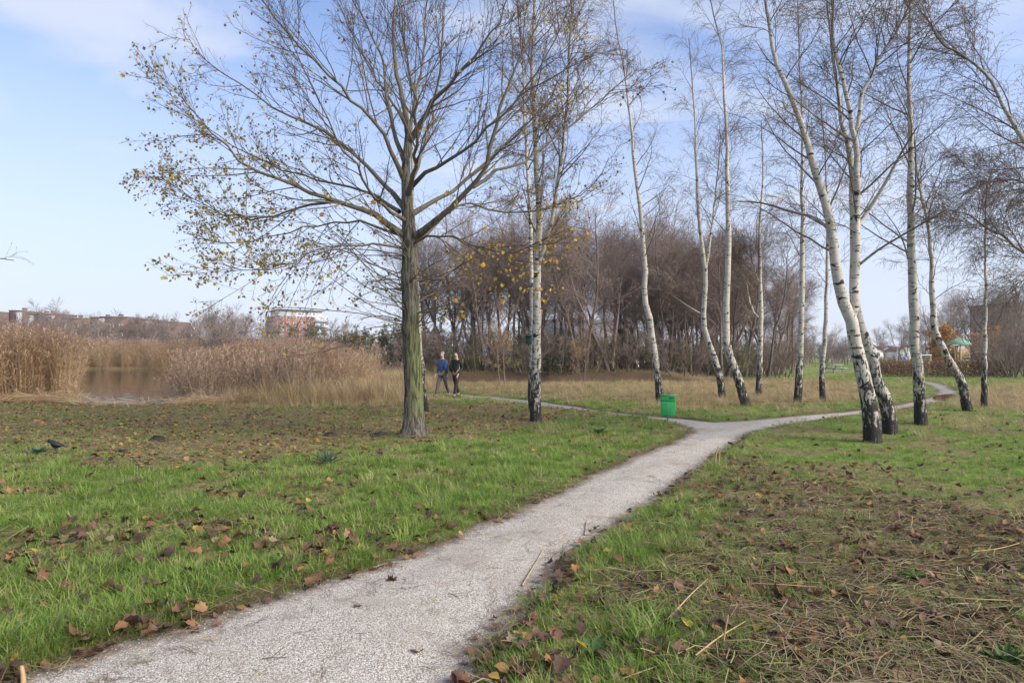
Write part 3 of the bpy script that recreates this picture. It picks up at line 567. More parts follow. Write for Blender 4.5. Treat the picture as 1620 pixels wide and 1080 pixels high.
scatter('reed_bed', np.column_stack([x, y, np.maximum(H(x, y), WATER_Z - 0.15)]), np.column_stack([rng.normal(0, .07, n), rng.normal(0.03, .07, n), rng.normal(0, 1.0, n)]), np.concatenate(sz_), np.concatenate(pk_), pro, 'dense tan reeds with brown plumes around the pond')

# ------------------------------------------------------------------ trees
def leaves_mesh(r, pts, size, mat, name, hang=0.6):
    n = len(pts); d = norm(r.normal(size=(n, 3)) + np.array([0, 0, -hang * 2])); s = norm(np.cross(d, r.normal(size=(n, 3)))); L = size * r.uniform(.6, 1.15, n)[:, None]; nn = np.cross(d, s)
    st = pts + d * L * 0.35
    V = np.stack([st, st + d * L * .45 + s * L * .42 + nn * L * .12, st + d * L, st + d * L * .45 - s * L * .42 + nn * L * .12], 1).reshape(-1, 3); o = np.arange(n)[:, None] * 4
    return mesh(name, V, [np.concatenate([o + [[0, 1, 2]], o + [[0, 2, 3]]])], mat)
def stem_rad(n, r0, r1, pw=0.8, flare=0.0):
    t = np.linspace(0, 1, n); return (r1 + (r0 - r1) * (1 - t) ** pw) * (1 + flare * np.exp(-t * n / 1.6))
def stem_px(pts, d, n, z_base, base):
    """stem traced on the photo: (px, py[, depth offset]) at depth d, relative to the tree's base"""
    q = np.array([P(p[0], p[1], d + (p[2] if len(p) > 2 else 0)) for p in pts]) - base
    return spline(q, n)

def birch(label, stems, d, r0, seed, lean_d=0.0, nb=22, blen=(1.1, 2.4), leaf=0, leafmat='goldleaf', extra=(), t0=0.28, name='birch_tree', dens=1.0, group='birch trees', droop=0.16, ang=48):
    """stems: list of (points_px, radius factor, first-branch t)"""
    r = np.random.default_rng(seed); p0 = stems[0][0][0]; bx, by = (p0[0] - CX) * d / F, d; bz = float(H(bx, by)) - 0.04
    base = np.array([bx, by, bz]); root = thing(name, label, 'tree', tuple(base), group=group)
    SP = []; SR = []
    for k, (pts, rf, tb) in enumerate(stems):
        pp = [list(p) + [0] * (3 - len(p)) for p in pts]
        s = stem_px(pp, d, 26, bz, base)
        if k == 0: s[0] = [0, 0, 0]; s[1:, :] += 0
        s = s + np.concatenate([[0], np.ones(25)])[:, None] * (r.normal(size=(26, 3)) * 0.012)
        SP.append(s); SR.append(stem_rad(26, r0 * 0.88 * rf, 0.012, 1.15, 0.16 if k == 0 else 0.0))
    V, Q, A = [], [], []; off = 0
    ob('trunk', tube_mesh('trunk', [(np.array([s]), np.array([q]), 12) for s, q in zip(SP, SR)], MAT['birch']), root)
    g1, g2, g3 = [], [], []
    for (s, q), (pts, rf, tb) in zip(zip(SP, SR), stems):
        nbk = max(5, int(nb * 1.35 * (1 - tb)))
        b, br = grow(r, s[None], q[None], nbk, tb, 0.98, (ang, 12), blen, 8, 0.10, 0.05, 0.45, 0.006, 0.011, 0.15, 1.0, 0.45)
        g1.append((b, br))
    for pts in extra:
        s = stem_px([list(p) + [0] * (3 - len(p)) for p in pts[0]], d, 9, bz, base); g1.append((s[None], stem_rad(9, pts[1], 0.008)[None]))
    B1 = np.concatenate([b for b, _ in g1]); R1 = np.concatenate([q for _, q in g1])
    B2, R2 = grow(r, B1, R1, max(3, int(8 * dens)), 0.18, 1.0, (38, 12), (0.35, 1.0), 5, 0.13, -0.06, 0.5, 0.0042, 0.008, 0.05, 1.0, 0.35)
    top = np.array(SP); 
    B2b, R2b = grow(r, top, np.array(SR), 10, 0.75, 1.0, (35, 10), (0.35, 0.9), 5, 0.12, 0.0, 0.5, 0.0042, 0.008)
    B2 = np.concatenate([B2, B2b]); R2 = np.concatenate([R2, R2b])
    B3, R3 = grow(r, B2, R2, max(3, int(7 * dens)), 0.15, 1.0, (36, 14), (0.18, 0.55), 4, 0.12, -droop * 2, 0.6, 0.0028, 0.006, 0.0, 1.0, 0.2)
    ob('crown', tube_mesh('crown', [(B1, R1, 5), (B2, R2, 3), (B3, R3, 3)], MAT['birch']), root)
    tips = np.concatenate([B3[:, 2:].reshape(-1, 3), B2[:, 3:].reshape(-1, 3)])
    # catkins and last leaves on the tips
    cat = tips[r.random(len(tips)) < 0.28]; m = len(cat); ct = np.stack([cat, cat + np.column_stack([r.normal(0, .004, m), r.normal(0, .004, m), -r.uniform(.02, .045, m)])], 1)
    me = tube_mesh('catkins', [(ct, np.full((m, 2), 0.0045), 3)], MAT['woodtwig']); o = ob('catkins', me, root); o['kind'] = 'stuff'
    if leaf:
        pts = tips[r.integers(0, len(tips), leaf)]; o = ob('leaves', leaves_mesh(r, pts, 0.045, MAT[leafmat], 'leaves'), root); o['kind'] = 'stuff'; o['label'] = 'last yellow leaves'
    return root
def gd(y): return F * CH / (y - YH)

birch('birch with green-stained white trunk and nest box, right of the mossy linden',
      [([(848, 665), (848, 600), (849, 520), (850, 440), (853, 380), (850, 300), (846, 200), (842, 100), (846, 0), (850, -90), (852, -150)], 1.0, 0.32), ([(850, 420), (870, 360, -.3), (885, 270, -.5), (895, 180, -.6), (902, 60, -.7), (906, -60, -.7)], 0.42, 0.2)], gd(665), 0.155, 1, nb=30, leaf=1300, blen=(1.2, 2.6), dens=1.25)
birch('slimmer birch standing directly behind the green-stained birch',
      [([(842, 650), (841, 600), (842, 520), (841, 430), (838, 330), (832, 220), (828, 120), (820, 20), (815, -60)], 1.0, 0.4)], gd(650), 0.105, 2, nb=26, leaf=150, dens=1.2)
birch('thin leaning birch half hidden behind the linden trunk',
      [([(674, 655), (668, 600), (662, 520), (659, 440), (655, 350), (652, 250), (655, 150), (660, 50)], 1.0, 0.45)], gd(655), 0.10, 3, nb=16)
birch('birch leaning left just behind the green bin',
      [([(1044, 637), (1040, 592), (1028, 512), (1020, 470), (1020, 413), (1012, 329), (1002, 244), (996, 180), (985, 100), (975, 40), (970, -20)], 1.0, 0.34)], gd(637), 0.15, 4, nb=26, leaf=260, blen=(1.1, 2.6))
birch('birch kinked above head height with bare limb reaching left',
      [([(1143, 630), (1137, 590), (1115, 520), (1114, 480), (1116, 431), (1107, 355), (1101, 244), (1100, 200), (1095, 130), (1090, 60)], 1.0, 0.4), ([(1116, 431), (1121, 400), (1127, 347), (1135, 275), (1140, 210)], 0.45, 0.3)], gd(630), 0.15, 5, nb=20,
      extra=[([(1110, 497), (1090, 485), (1070, 472), (1052, 462)], 0.035)], blen=(0.9, 2.0))
birch('tall birch with trunk bending left from a dark foot, third right of bin',
      [([(1181, 642), (1168, 600), (1151, 551), (1148, 500), (1149, 484), (1153, 395), (1151, 311), (1149, 213), (1145, 140), (1140, 64), (1128, 20), (1120, -30)], 1.0, 0.38)], gd(642), 0.165, 6, nb=24, blen=(0.9, 2.1))
birch('birch with low white side stems beside the tall bent birch',
      [([(1200, 627), (1202, 590), (1202, 555), (1204, 502), (1203, 440), (1202, 378), (1206, 300), (1207, 244), (1204, 190)], 1.0, 0.4), ([(1204, 505), (1192, 493), (1184, 465), (1178, 440), (1167, 418), (1160, 390)], 0.35, 0.3), ([(1203, 450), (1196, 435), (1190, 410), (1186, 390)], 0.3, 0.3)], gd(627), 0.14, 7, nb=18, blen=(0.8, 1.8))
birch('upright slender birch with black foot left of the paired birches',
      [([(1261, 637), (1264, 600), (1265, 569), (1268, 490), (1269, 380), (1269, 298), (1270, 230), (1266, 128), (1264, 60), (1262, 0)], 1.0, 0.34)], gd(637), 0.14, 8, nb=24, blen=(0.9, 2.2))
birch('thinnest mottled birch between the upright birch and the twin-stemmed birch',
      [([(1302, 635), (1300, 594), (1305, 537), (1308, 443), (1309, 380), (1308, 300), (1304, 230), (1300, 170)], 1.0, 0.34)], gd(635), 0.11, 9, nb=20, blen=(0.8, 1.9))
birch('large near birch forking into two white stems, black fissured foot',
      [([(1381, 701), (1376, 648), (1364, 585), (1352, 531), (1346, 500), (1333, 474), (1324, 437), (1319, 400), (1315, 362), (1304, 315), (1287, 264), (1270, 204), (1249, 149), (1228, 98), (1215, 34), (1208, -30), (1204, -90)], 1.0, 0.36),
       ([(1346, 503), (1352, 480), (1354, 427), (1355, 400), (1354, 341), (1355, 273), (1351, 213), (1332, 124), (1319, 64), (1317, 0), (1312, -80)], 0.62, 0.22),
       ([(1351, 215), (1357, 200), (1368, 141), (1394, 89), (1424, 38), (1445, -5), (1460, -50)], 0.30, 0.25)], gd(701), 0.165, 10, nb=24, blen=(1.0, 2.6), dens=1.1,
      extra=[([(1356, 360), (1372, 335), (1398, 294, -.3), (1428, 238, -.6), (1452, 200, -.9)], 0.045), ([(1315, 368), (1290, 345, .2), (1250, 335, .4), (1210, 322, .6), (1165, 318, .8)], 0.03), ([(1358, 420), (1390, 395, -.3), (1440, 365, -.7), (1500, 330, -1.1)], 0.028)])
birch('slanting birch crossing right behind the large forked birch',
      [([(1409, 688), (1405, 651), (1389, 600), (1376, 556), (1364, 525), (1354, 480, .2), (1351, 427, .3), (1350, 340, .3), (1344, 243, .3), (1330, 192, .3), (1322, 120, .3), (1312, 40, .3), (1306, -40, .3)], 1.0, 0.45)], gd(688), 0.15, 11, nb=22, blen=(1.0, 2.3))
birch('straight pale birch with smooth grey trunk and short black foot',
      [([(1457, 672), (1455, 627), (1447, 529), (1443, 422), (1440, 311), (1440, 213), (1438, 106), (1440, 0), (1442, -90), (1443, -150)], 1.0, 0.30)], gd(672), 0.145, 12, nb=30, blen=(1.2, 2.9), dens=1.1, ang=42)
birch('strongly leaning birch beside the puddle on the curving path',
      [([(1532, 653), (1519, 600), (1498, 564), (1481, 529), (1475, 484), (1473, 400), (1467, 347), (1457, 311), (1448, 244), (1440, 180)], 1.0, 0.36)], gd(653), 0.14, 13, nb=22, blen=(1.2, 2.8), ang=40)
birch('small upright birch at the right with many dark marks, in dry grass',
      [([(1558, 647), (1558, 600), (1558, 555), (1559, 467), (1559, 400), (1559, 333), (1562, 290)], 1.0, 0.30)], gd(647), 0.095, 14, nb=22, blen=(0.7, 1.6))
birch('birch mostly outside the right edge, its long limbs reaching in',
      [([(1790, 692), (1785, 600), (1775, 450), (1760, 330), (1750, 200), (1745, 80), (1745, -60)], 1.0, 0.4), ([(1762, 350), (1700, 290, -.4), (1640, 245, -.6), (1605, 200, -.8), (1565, 125, -1), (1530, 90, -1.1), (1490, 68, -1.2), (1462, 20, -1.3)], 0.42, 0.2),
       ([(1774, 440), (1700, 420, -.4), (1640, 412, -.5), (1580, 370, -.6), (1520, 335, -.7)], 0.3, 0.2), ([(1768, 400), (1700, 340, .5), (1650, 300, .8), (1600, 285, 1), (1545, 290, 1.2)], 0.25, 0.2)], gd(692), 0.17, 15, nb=24, blen=(1.0, 2.4), dens=1.3, ang=38)

# the linden in front
def linden():
    d = gd(690); r = np.random.default_rng(50); bx = (655 - CX) * d / F; bz = float(H(bx, d)) - 0.05; base = np.array([bx, d, bz])
    root = thing('linden_tree', 'large spreading linden with mossy trunk and few yellow leaves', 'tree', tuple(base))
    tr = stem_px([(655, 692), (654, 640), (652, 560), (650, 480), (649, 400), (645, 340), (643, 298), (643, 256), (646, 213), (640, 170), (628, 119), (622, 64), (624, 0), (626, -70), (628, -130)], d, 44, bz, base); tr[0] = [0, 0, 0]
    tt = np.linspace(0, 1, 44); z = tr[:, 2]
    R = np.interp(z, [0, .15, .45, 1.0, 2.5, 4.0, 4.6, 5.5, 7.0, 9.5], [.33, .25, .208, .192, .178, .165, .125, .092, .05, .010])
    tr[2:, :2] += 0.010 * r.normal(size=(42, 2))
    me = tube_mesh('trunk', [(tr[None], R[None], 22)], MAT['linden'])
    co = np.zeros(len(me.vertices) * 3, np.float32); me.vertices.foreach_get('co', co); co = co.reshape(-1, 3); an = np.arctan2(co[:, 1], co[:, 0])
    k = 1 + (0.17 * np.sin(an * 5 + 1) + 0.08 * np.sin(an * 9)) * np.exp(-co[:, 2] / 0.28) + 0.025 * np.sin(an * 7 + co[:, 2]) + 0.03 * (fbm(an * 2 + 9, co[:, 2] * 2, 1.5, 3) - .5); ctr = np.repeat(tr, 22, 0)
    co[:, :2] = ctr[:, :2] + (co[:, :2] - ctr[:, :2]) * k[:, None]; me.vertices.foreach_set('co', co.ravel()); me.update()
    ob('trunk', me, root)
    L = [  # (points, radius, end radius)
        ([(638, 372), (583, 336, -.3), (524, 315, -.6), (473, 298, -.9), (413, 273, -1.2), (362, 238, -1.4), (311, 183, -1.5), (282, 135, -1.6)], .075),
        ([(532, 318, -.55), (473, 328, -.3), (413, 345, 0), (370, 341, .2), (319, 324, .3), (277, 294, .3), (245, 275, .3)], .035),
        ([(640, 330), (609, 290, .4), (566, 247, .8), (515, 213, 1.1), (456, 183, 1.4), (392, 140, 1.6), (328, 98, 1.8), (290, 50, 1.9)], .06),
        ([(640, 285), (600, 204, -.5), (553, 158, -.9), (515, 115, -1.2), (456, 55, -1.5), (413, 0, -1.7), (390, -50, -1.8)], .055),
        ([(632, 335), (580, 305, .9), (528, 290, 1.5), (456, 273, 1.9), (392, 243, 2.2), (324, 200, 2.4), (270, 165, 2.5)], .045),
        ([(643, 262), (622, 204, .3), (609, 128, .5), (604, 85, .6), (575, 34, .7), (556, -10, .8), (540, -60, .9)], .06),
        ([(646, 225), (664, 200, -.2), (685, 162, -.5), (715, 132, -.8), (745, 98, -1), (790, 30, -1.3), (815, -30, -1.5)], .075),
        ([(652, 378), (690, 349, -.4), (740, 302, -.8), (768, 262, -1), (780, 213, -1.1), (790, 162, -1.2), (816, 106, -1.3), (850, 40, -1.4), (868, -20, -1.5)], .085),
        ([(748, 296, -.8), (790, 272, -.6), (828, 255, -.4), (883, 213, -.2), (938, 170, 0), (985, 130, .2), (1010, 108, .3)], .04),
        ([(650, 340), (690, 315, .5), (740, 283, 1.0), (785, 240, 1.4), (840, 190, 1.8), (890, 120, 2.1), (920, 60, 2.3)], .06),
        ([(648, 298), (677, 272, -.5), (740, 234, -1.2), (780, 196, -1.6), (840, 125, -2.0), (880, 60, -2.2), (902, 0, -2.3)], .055),
        ([(655, 392), (700, 345, .5), (734, 322, .8), (785, 336, 1.1), (840, 336, 1.3), (883, 322, 1.5), (938, 292, 1.6), (965, 250, 1.7)], .04),
        ([(652, 384), (700, 372, -.8), (760, 392, -1.4), (815, 400, -1.8), (870, 372, -2.1)], .032),
        ([(646, 310), (660, 240, -1.0), (655, 150, -1.8), (640, 60, -2.3), (630, -30, -2.6)], .055),
        ([(646, 300), (670, 230, 1.0), (690, 140, 1.8), (700, 50, 2.2), (705, -30, 2.4)], .055),
        ([(643, 350), (600, 320, -1.0), (560, 260, -1.9), (520, 190, -2.5), (480, 110, -2.9), (450, 40, -3.1)], .045),
        ([(643, 240), (655, 160, .2), (668, 90, .3), (672, 20, .4), (678, -60, .4)], .05),
        ([(636, 392), (580, 385, -.6), (520, 392, -1.1), (460, 415, -1.5), (410, 428, -1.8), (365, 420, -2.0)], .03),
        ([(634, 372), (560, 352, .7), (480, 362, 1.3), (410, 378, 1.7), (350, 385, 2.0), (310, 372, 2.2)], .032),
        ([(644, 200), (600, 130, 1.0), (560, 60, 1.6), (530, -10, 2.0)], .04),
    ]
    LP, LR = [], []
    for k, (pts, r_) in enumerate(L):
        s = stem_px([list(p) + [0] * (3 - len(p)) for p in pts], d, 16, bz, base); s[2:] += 0.025 * r.normal(size=(14, 3)); q = stem_rad(16, r_ * .78, 0.006, 1.1, 0.45)
        LP.append(s); LR.append(q); ob('limb', tube_mesh('limb', [(s[None], q[None], 8)], MAT['linden']), root)
    LP = np.array(LP); LR = np.array(LR)
    # thin shoots from the burr on the trunk, arching down to the left
    sh = []
    for k in range(48):
        z0 = r.uniform(2.2, 4.0); az = r.normal(math.pi * 1.02, 0.9) if k < 34 else r.normal(0, .7); p = np.interp(z0, tr[:, 2], tr[:, 0]), np.interp(z0, tr[:, 2], tr[:, 1]); D = norm(np.array([math.cos(az), math.sin(az), r.uniform(-.1, .5)])); q = [np.array([p[0], p[1], z0])]
        ln = r.uniform(0.9, 3.0)
        for j in range(8): D = norm(D + [0, 0, r.uniform(0.0, 0.10) if k % 3 else -0.06] + 0.08 * r.normal(size=3)); q.append(q[-1] + D * ln / 8)
        sh.append(q)
    sh = np.array(sh); SR = np.tile(stem_rad(9, .013, .004), (len(sh), 1))
    ob('shoots', tube_mesh('shoots', [(sh, SR, 5)], MAT['linden']), root)
    B2, R2 = grow(r, LP, LR, 21, 0.18, 0.99, (36, 9), (0.9, 2.5), 8, 0.075, 0.05, 0.55, 0.006, 0.010, 0.10, 1.0, 0.55)
    B2t, R2t = grow(r, tr[None], R[None], 16, 0.72, 0.99, (35, 8), (0.8, 2.0), 8, 0.07, 0.06, 0.4, 0.006, 0.010, 0.1)
    B2 = np.concatenate([B2, B2t]); R2 = np.concatenate([R2, R2t])
    B3, R3 = grow(r, B2, R2, 7, 0.15, 1.0, (36, 10), (0.3, 0.85), 5, 0.09, 0.02, 0.6, 0.0038, 0.007, 0.05, 1.0, 0.4)
    B3b, R3b = grow(r, sh, SR, 6, 0.3, 1.0, (36, 10), (0.2, 0.6), 5, 0.1, 0.0, 0.6, 0.0035, 0.007)
    B3 = np.concatenate([B3, B3b]); R3 = np.concatenate([R3, R3b])
    B4, R4 = grow(r, B3, R3, 4, 0.25, 1.0, (38, 12), (0.10, 0.30), 3, 0.1, 0.02, 0.7, 0.0026, 0.006)
    ob('crown', tube_mesh('crown', [(B2, R2, 5), (B3, R3, 3), (B4, R4, 3)], MAT['linden']), root)
    tips = np.concatenate([B4[:, -1], B3[:, -1], B4[:, 2]])
    wgt = 0.07 + 0.85 * sstep(-1.4, -3.8, tips[:, 0]) * sstep(8.6, 5.0, tips[:, 2]) + 0.16 * sstep(5.0, 3.6, tips[:, 2]) + 0.10 * sstep(1.5, 3, tips[:, 0]) + 0.12 * sstep(-1.0, -3.0, tips[:, 0])
    t = tips[r.random(len(tips)) < wgt * 0.72]
    o = ob('leaves', leaves_mesh(r, t, 0.074, MAT['lindenleaf'], 'leaves', 0.4), root); o['kind'] = 'stuff'; o['label'] = 'small olive brown leaves left on the twigs'
    gl = tips[(tips[:, 0] > 1.6) & (tips[:, 2] < 5.4)]; gl = gl[r.random(len(gl)) < .2]; o = ob('leaves', leaves_mesh(r, gl, 0.075, MAT['goldleaf'], 'leaves', 0.4), root); o['kind'] = 'stuff'; o['label'] = 'golden leaves on the right side'
    # the big yellow leaves near the trunk
    protos = [leaf_mesh(r, 0.10, MAT['yellow'], 'leaf', 'oval', 0.5) for _ in range(3)]
    low = np.concatenate([B3b[:, -1], B4[B4[:, -1, 2] < 4.6][:, -1]]); low = low[np.hypot(low[:, 0], low[:, 1]) < 3.0]; low = low[r.permutation(len(low))[:60]]
    for k, p in enumerate(low):
        ob('leaf', protos[k % 3], root, tuple(p - [0, 0, .05]), (r.uniform(0.9, 2.2), r.normal(0, .5), r.uniform(0, 6.28)))
    return root
linden()

# bare trees and shrubs of the background: one prototype per habit, copied
def bare_tree(seed, h, r0, mat, tmat, name, label, nst=1, spread=0.35, n1=16, n2=8, n3=7, leaf=0, leafmat=None, lsize=0.1, t0=0.3, wob=0.05, up=0.2, rmin=0.006, cat='tree'):
    r = np.random.default_rng(seed); root = thing(name, label, cat); S, SR = [], []
    for k in range(nst):
        a = r.uniform(0, 6.28); p = np.array([0.12 * nst * math.cos(a) * (nst > 1), 0.12 * nst * math.sin(a) * (nst > 1), 0.0]); D = norm(np.array([math.cos(a) * spread * (nst > 1) + r.normal(0, .08), math.sin(a) * spread * (nst > 1) + r.normal(0, .08), 1.0])); q = [p]; hh = h * r.uniform(.78, 1.0)
        for j in range(11): D = norm(D + wob * r.normal(size=3) + [0, 0, .05]); q.append(q[-1] + D * hh / 11)
        S.append(q); SR.append(stem_rad(12, r0 * r.uniform(.8, 1.1), 0.012, 0.9, 0.3))
    S = np.array(S); SR = np.array(SR)
    ob('trunk', tube_mesh('trunk', [(S, SR, 7)], mat), root)
    B1, R1 = grow(r, S, SR, n1, t0, 0.97, (46, 12), (0.22 * h, 0.42 * h), 7, 0.13, 0.06, 0.55, 0.012, 0.013, up, 1.0, 0.55)
    B2, R2 = grow(r, B1, R1, n2, 0.15, 1.0, (42, 14), (0.08 * h, 0.19 * h), 4, 0.15, 0.03, 0.6, rmin * 1.3, 0.009, 0.08, 1.0, 0.35)
    B3, R3 = grow(r, B2, R2, n3, 0.15, 1.0, (42, 15), (0.03 * h, 0.085 * h), 3, 0.15, 0.0, 0.6, rmin, 0.008, 0.0, 1.0, 0.2)
    ob('crown', tube_mesh('crown', [(B1, R1, 4), (B2, R2, 3), (B3, R3, 3)], tmat), root)
    if leaf:
        tips = np.concatenate([B3[:, 1:].reshape(-1, 3), B2[:, 2:].reshape(-1, 3)]); o = ob('leaves', leaves_mesh(r, tips[r.integers(0, len(tips), leaf)], lsize, leafmat, 'leaves', 0.2), root); o['kind'] = 'stuff'
    return root
used = set()
def place(proto, x, y, rz, s, label=None, group=None):
    o = proto if proto.name not in used else copy_tree(proto)
    used.add(proto.name); o.location = (x, y, float(H(x, y)) - 0.05); o.rotation_euler = (0, 0, rz); o.scale = (s, s, s)
    if label: o['label'] = label
    if group: o['group'] = group
    return o
R = np.random.default_rng(99)
WL = 'bare dark brown tree of the thicket behind the ditch'
WLS = ['slender straight single-stemmed bare tree in the brown thicket', 'crooked bare tree with high crown in the brown thicket', 'two-stemmed bare tree in the brown thicket', 'densely branched single-stemmed bare tree in the brown thicket', 'three-stemmed spreading bare tree in the brown thicket']
wood = [bare_tree(200 + k, 9.5, .105, MAT['wood'], MAT['woodtwig'], 'thicket_tree', WL, nst=(1, 1, 2, 1, 3)[k], n1=(22, 20, 13, 24, 9)[k], n2=10, n3=8, t0=(.3, .42, .25, .35, .25)[k], wob=(.05, .09, .08, .06, .09)[k], spread=.25) for k in range(5)]
for k in range(62):
    u_ = R.random(); xx = -6.8 + 25.5 * (k + R.random()) / 62; yy = R.uniform(41, 54); 
    if xx > 11: yy += 0.55 * (xx - 11)
    px = CX + xx * F / yy
    s = R.uniform(.8, 1.1) * (0.92 if px < 760 else 1.0) * (yy / 46) ** 0.6 * 1.16
    place(wood[k % 5], xx, yy, R.uniform(0, 6.28), s, WLS[k % 5], 'trees of the thicket behind the ditch')
for k in range(24):
    xx = 9 + 15.5 * (k + R.random()) / 24; yy = R.uniform(46, 60); place(wood[k % 5], xx, yy, R.uniform(0, 6.28), R.uniform(.95, 1.2) * (1.05 if xx < 18 else .95), WLS[k % 5], 'trees of the thicket behind the ditch')
SL = 'low bare shrub at the foot of the thicket'
shr = [bare_tree(230 + k, 3.0, .03, MAT['wood'], MAT['woodtwig'], 'thicket_shrub', SL, nst=7, spread=.55, n1=7, n2=6, n3=5, t0=.15, cat='shrub', rmin=.005) for k in range(2)]
shr.append(bare_tree(233, 2.6, .03, MAT['olive'], MAT['olive'], 'thicket_shrub', SL, nst=6, spread=.6, n1=7, n2=5, n3=4, t0=.15, leaf=900, leafmat=MAT['oliveleaf'], lsize=.07, cat='shrub'))
for k in range(84):
    xx = -7 + 28 * (k + R.random()) / 84; yy = R.uniform(40.3, 47) + max(0, xx - 11) * .5; place(shr[k % 3], xx, yy, R.uniform(0, 6.28), R.uniform(.6, 1.15), SL, 'shrubs at the foot of the thicket')

# far bare trees, shrubs and hedges
FL = 'hazy bare tree far behind the reed bed'
fart = [bare_tree(260 + k, 9, .16, MAT['fartwig'], MAT['fartwig'], 'far_tree', FL, nst=(1, 2)[k], n1=16, n2=7, n3=6, rmin=.016, t0=.3) for k in range(2)]
for k, (px, d, s) in enumerate([(8, 150, 1.15), (68, 140, 1.55), (118, 150, 1.25), (133, 128, 1.1), (176, 140, 1.1), (195, 130, 1.05), (232, 135, 1.15), (262, 120, 1.0), (300, 110, 1.05), (322, 105, 1.1), (358, 100, 1.1), (374, 115, 1.2), (385, 95, 1.0), (520, 110, .9), (548, 105, .95), (470, 130, 1.1), (30, 125, .95), (95, 118, .9), (215, 110, .95), (160, 112, .9), (50, 120, .95), (82, 125, 1.0), (105, 130, 1.05), (148, 122, 1.0), (20, 132, 1.0), (245, 118, 1.0), (5, 118, .9), (60, 95, .85), (98, 92, .75), (222, 96, .85), (25, 98, .8), (12, 140, 1.15), (40, 145, 1.2), (88, 142, 1.2), (108, 138, 1.1), (142, 140, 1.2), (165, 136, 1.15), (205, 132, 1.15), (240, 128, 1.1), (255, 136, 1.15), (185, 120, 1.0), (130, 118, 1.0), (70, 112, .95)]):
    place(fart[k % 2], (px - CX) * d / F, d, k * 1.3, s, FL, 'far trees behind the reed bed')
OL = 'rounded brown willow bush beyond the reed bed'
bush = [bare_tree(280 + k, 5.0, .06, MAT['fartwig'], MAT['fartwig'], 'willow_bush', OL, nst=8, spread=.55, n1=8, n2=6, n3=5, t0=.12, rmin=.012, cat='shrub') for k in range(2)]
ol2 = 'olive green bush beyond the meadow, left of the linden trunk'
bush.append(bare_tree(283, 4.6, .05, MAT['olive'], MAT['olive'], 'olive_bush', ol2, nst=8, spread=.6, n1=8, n2=6, n3=4, t0=.1, leaf=3500, leafmat=MAT['oliveleaf'], lsize=.13, rmin=.01, cat='shrub'))
for k, (px, d, s) in enumerate([(275, 95, 1.2), (298, 92, 1.35), (322, 88, 1.4), (345, 84, 1.45), (368, 80, 1.3), (392, 82, 1.25), (412, 78, 1.0), (252, 100, 1.1), (230, 105, 1.0), (200, 110, .9), (170, 108, .85), (140, 112, .9), (110, 110, .8), (80, 108, .85), (45, 112, .85), (10, 110, .8), (520, 84, 1.0), (545, 80, .95)]):
    place(bush[k % 2], (px - CX) * d / F, d, k * .9, s, OL, 'willow bushes beyond the reed bed')
place(bush[2], (455 - CX) * .105, 105, 2.0, 1.7, 'tall olive bush in front of the red brick apartment block')
for k, (px, d, s) in enumerate([(500, 88, 1.05), (532, 76, .95), (560, 72, .9), (585, 66, 1.0), (606, 62, 1.0), (628, 60, 1.05), (646, 58, .95), (668, 60, 1.1)]):
    place(bush[2], (px - CX) * d / F, d, k * 1.9, s, ol2, 'olive bushes beyond the meadow')
# right-hand background
RL = 'bare tree behind the playground and far lawn'
for k, (px, d, s) in enumerate([(1272, 82, .72), (1290, 78, .6), (1305, 95, .7), (1318, 86, .6), (1338, 100, .55), (1400, 92, .62), (1420, 96, .85), (1440, 88, .75), (1462, 100, 1.0), (1478, 90, .95), (1500, 84, 1.1), (1530, 92, 1.2), (1560, 80, 1.15), (1585, 86, 1.2), (1612, 78, 1.15), (1650, 80, 1.2), (1700, 75, 1.1), (1245, 70, .75), (1258, 76, .7), (1495, 76, 1.0), (1515, 80, 1.05), (1545, 78, 1.1), (1572, 74, 1.1), (1598, 80, 1.2), (1630, 72, 1.1), (1230, 66, .8), (1390, 110, .7), (1432, 108, .85), (1452, 98, .85)]):
    place(wood[k % 5], (px - CX) * d / F, d, k * 2.1, s * .93, RL, 'bare trees behind the playground')
HL = 'low brown bush closing the far edge of the lawn'
for k in range(34):
    px = 1215 + 270 * (k + R.random()) / 34; d = R.uniform(108, 125); place(bush[k % 2], (px - CX) * d / F, d, k * 1.1, R.uniform(.45, .8) * (.5 if 1350 < px < 1450 else 1.45 if px < 1350 else 1.0), HL, 'bushes at the far edge of the lawn')
GL = 'dark bare bush along the right edge beyond the dry grass'
for k, (px, d, s) in enumerate([(1582, 47, .9), (1594, 46, 1.1), (1612, 45, 1.25), (1640, 46, 1.3), (1670, 45, 1.2), (1600, 50, 1.3), (1625, 52, 1.4), (1580, 48, 1.2), (1604, 44, 1.0), (1585, 52, 1.1)]):
    place(shr[k % 2], (px - CX) * d / F, d, k * 1.7, s, GL, 'dark bushes at the right edge')
ob_ = bare_tree(290, 4.2, .05, MAT['wood'], MAT['woodtwig'], 'orange_bush', 'orange brown leafy bush behind the play tower', nst=8, spread=.6, n1=8, n2=6, n3=4, t0=.1, leaf=7000, leafmat=MAT['orange'], lsize=.2, cat='shrub'); place(ob_, (1522 - CX) * .068, 68, 0, 1.12)
gp = bare_tree(291, 5.0, .04, MAT['wood'], MAT['woodtwig'], 'birch_sapling', 'young sapling with hanging golden leaves before the thicket', nst=2, spread=.2, n1=12, n2=6, n3=4, t0=.2, leaf=800, leafmat=MAT['goldleaf'], lsize=.075); place(gp, (797 - CX) * .034, 34, 0, .82)
place(gp, (925 - CX) * .036, 36, 2, .6, 'shorter golden-leaved sapling near the middle of the thicket edge')
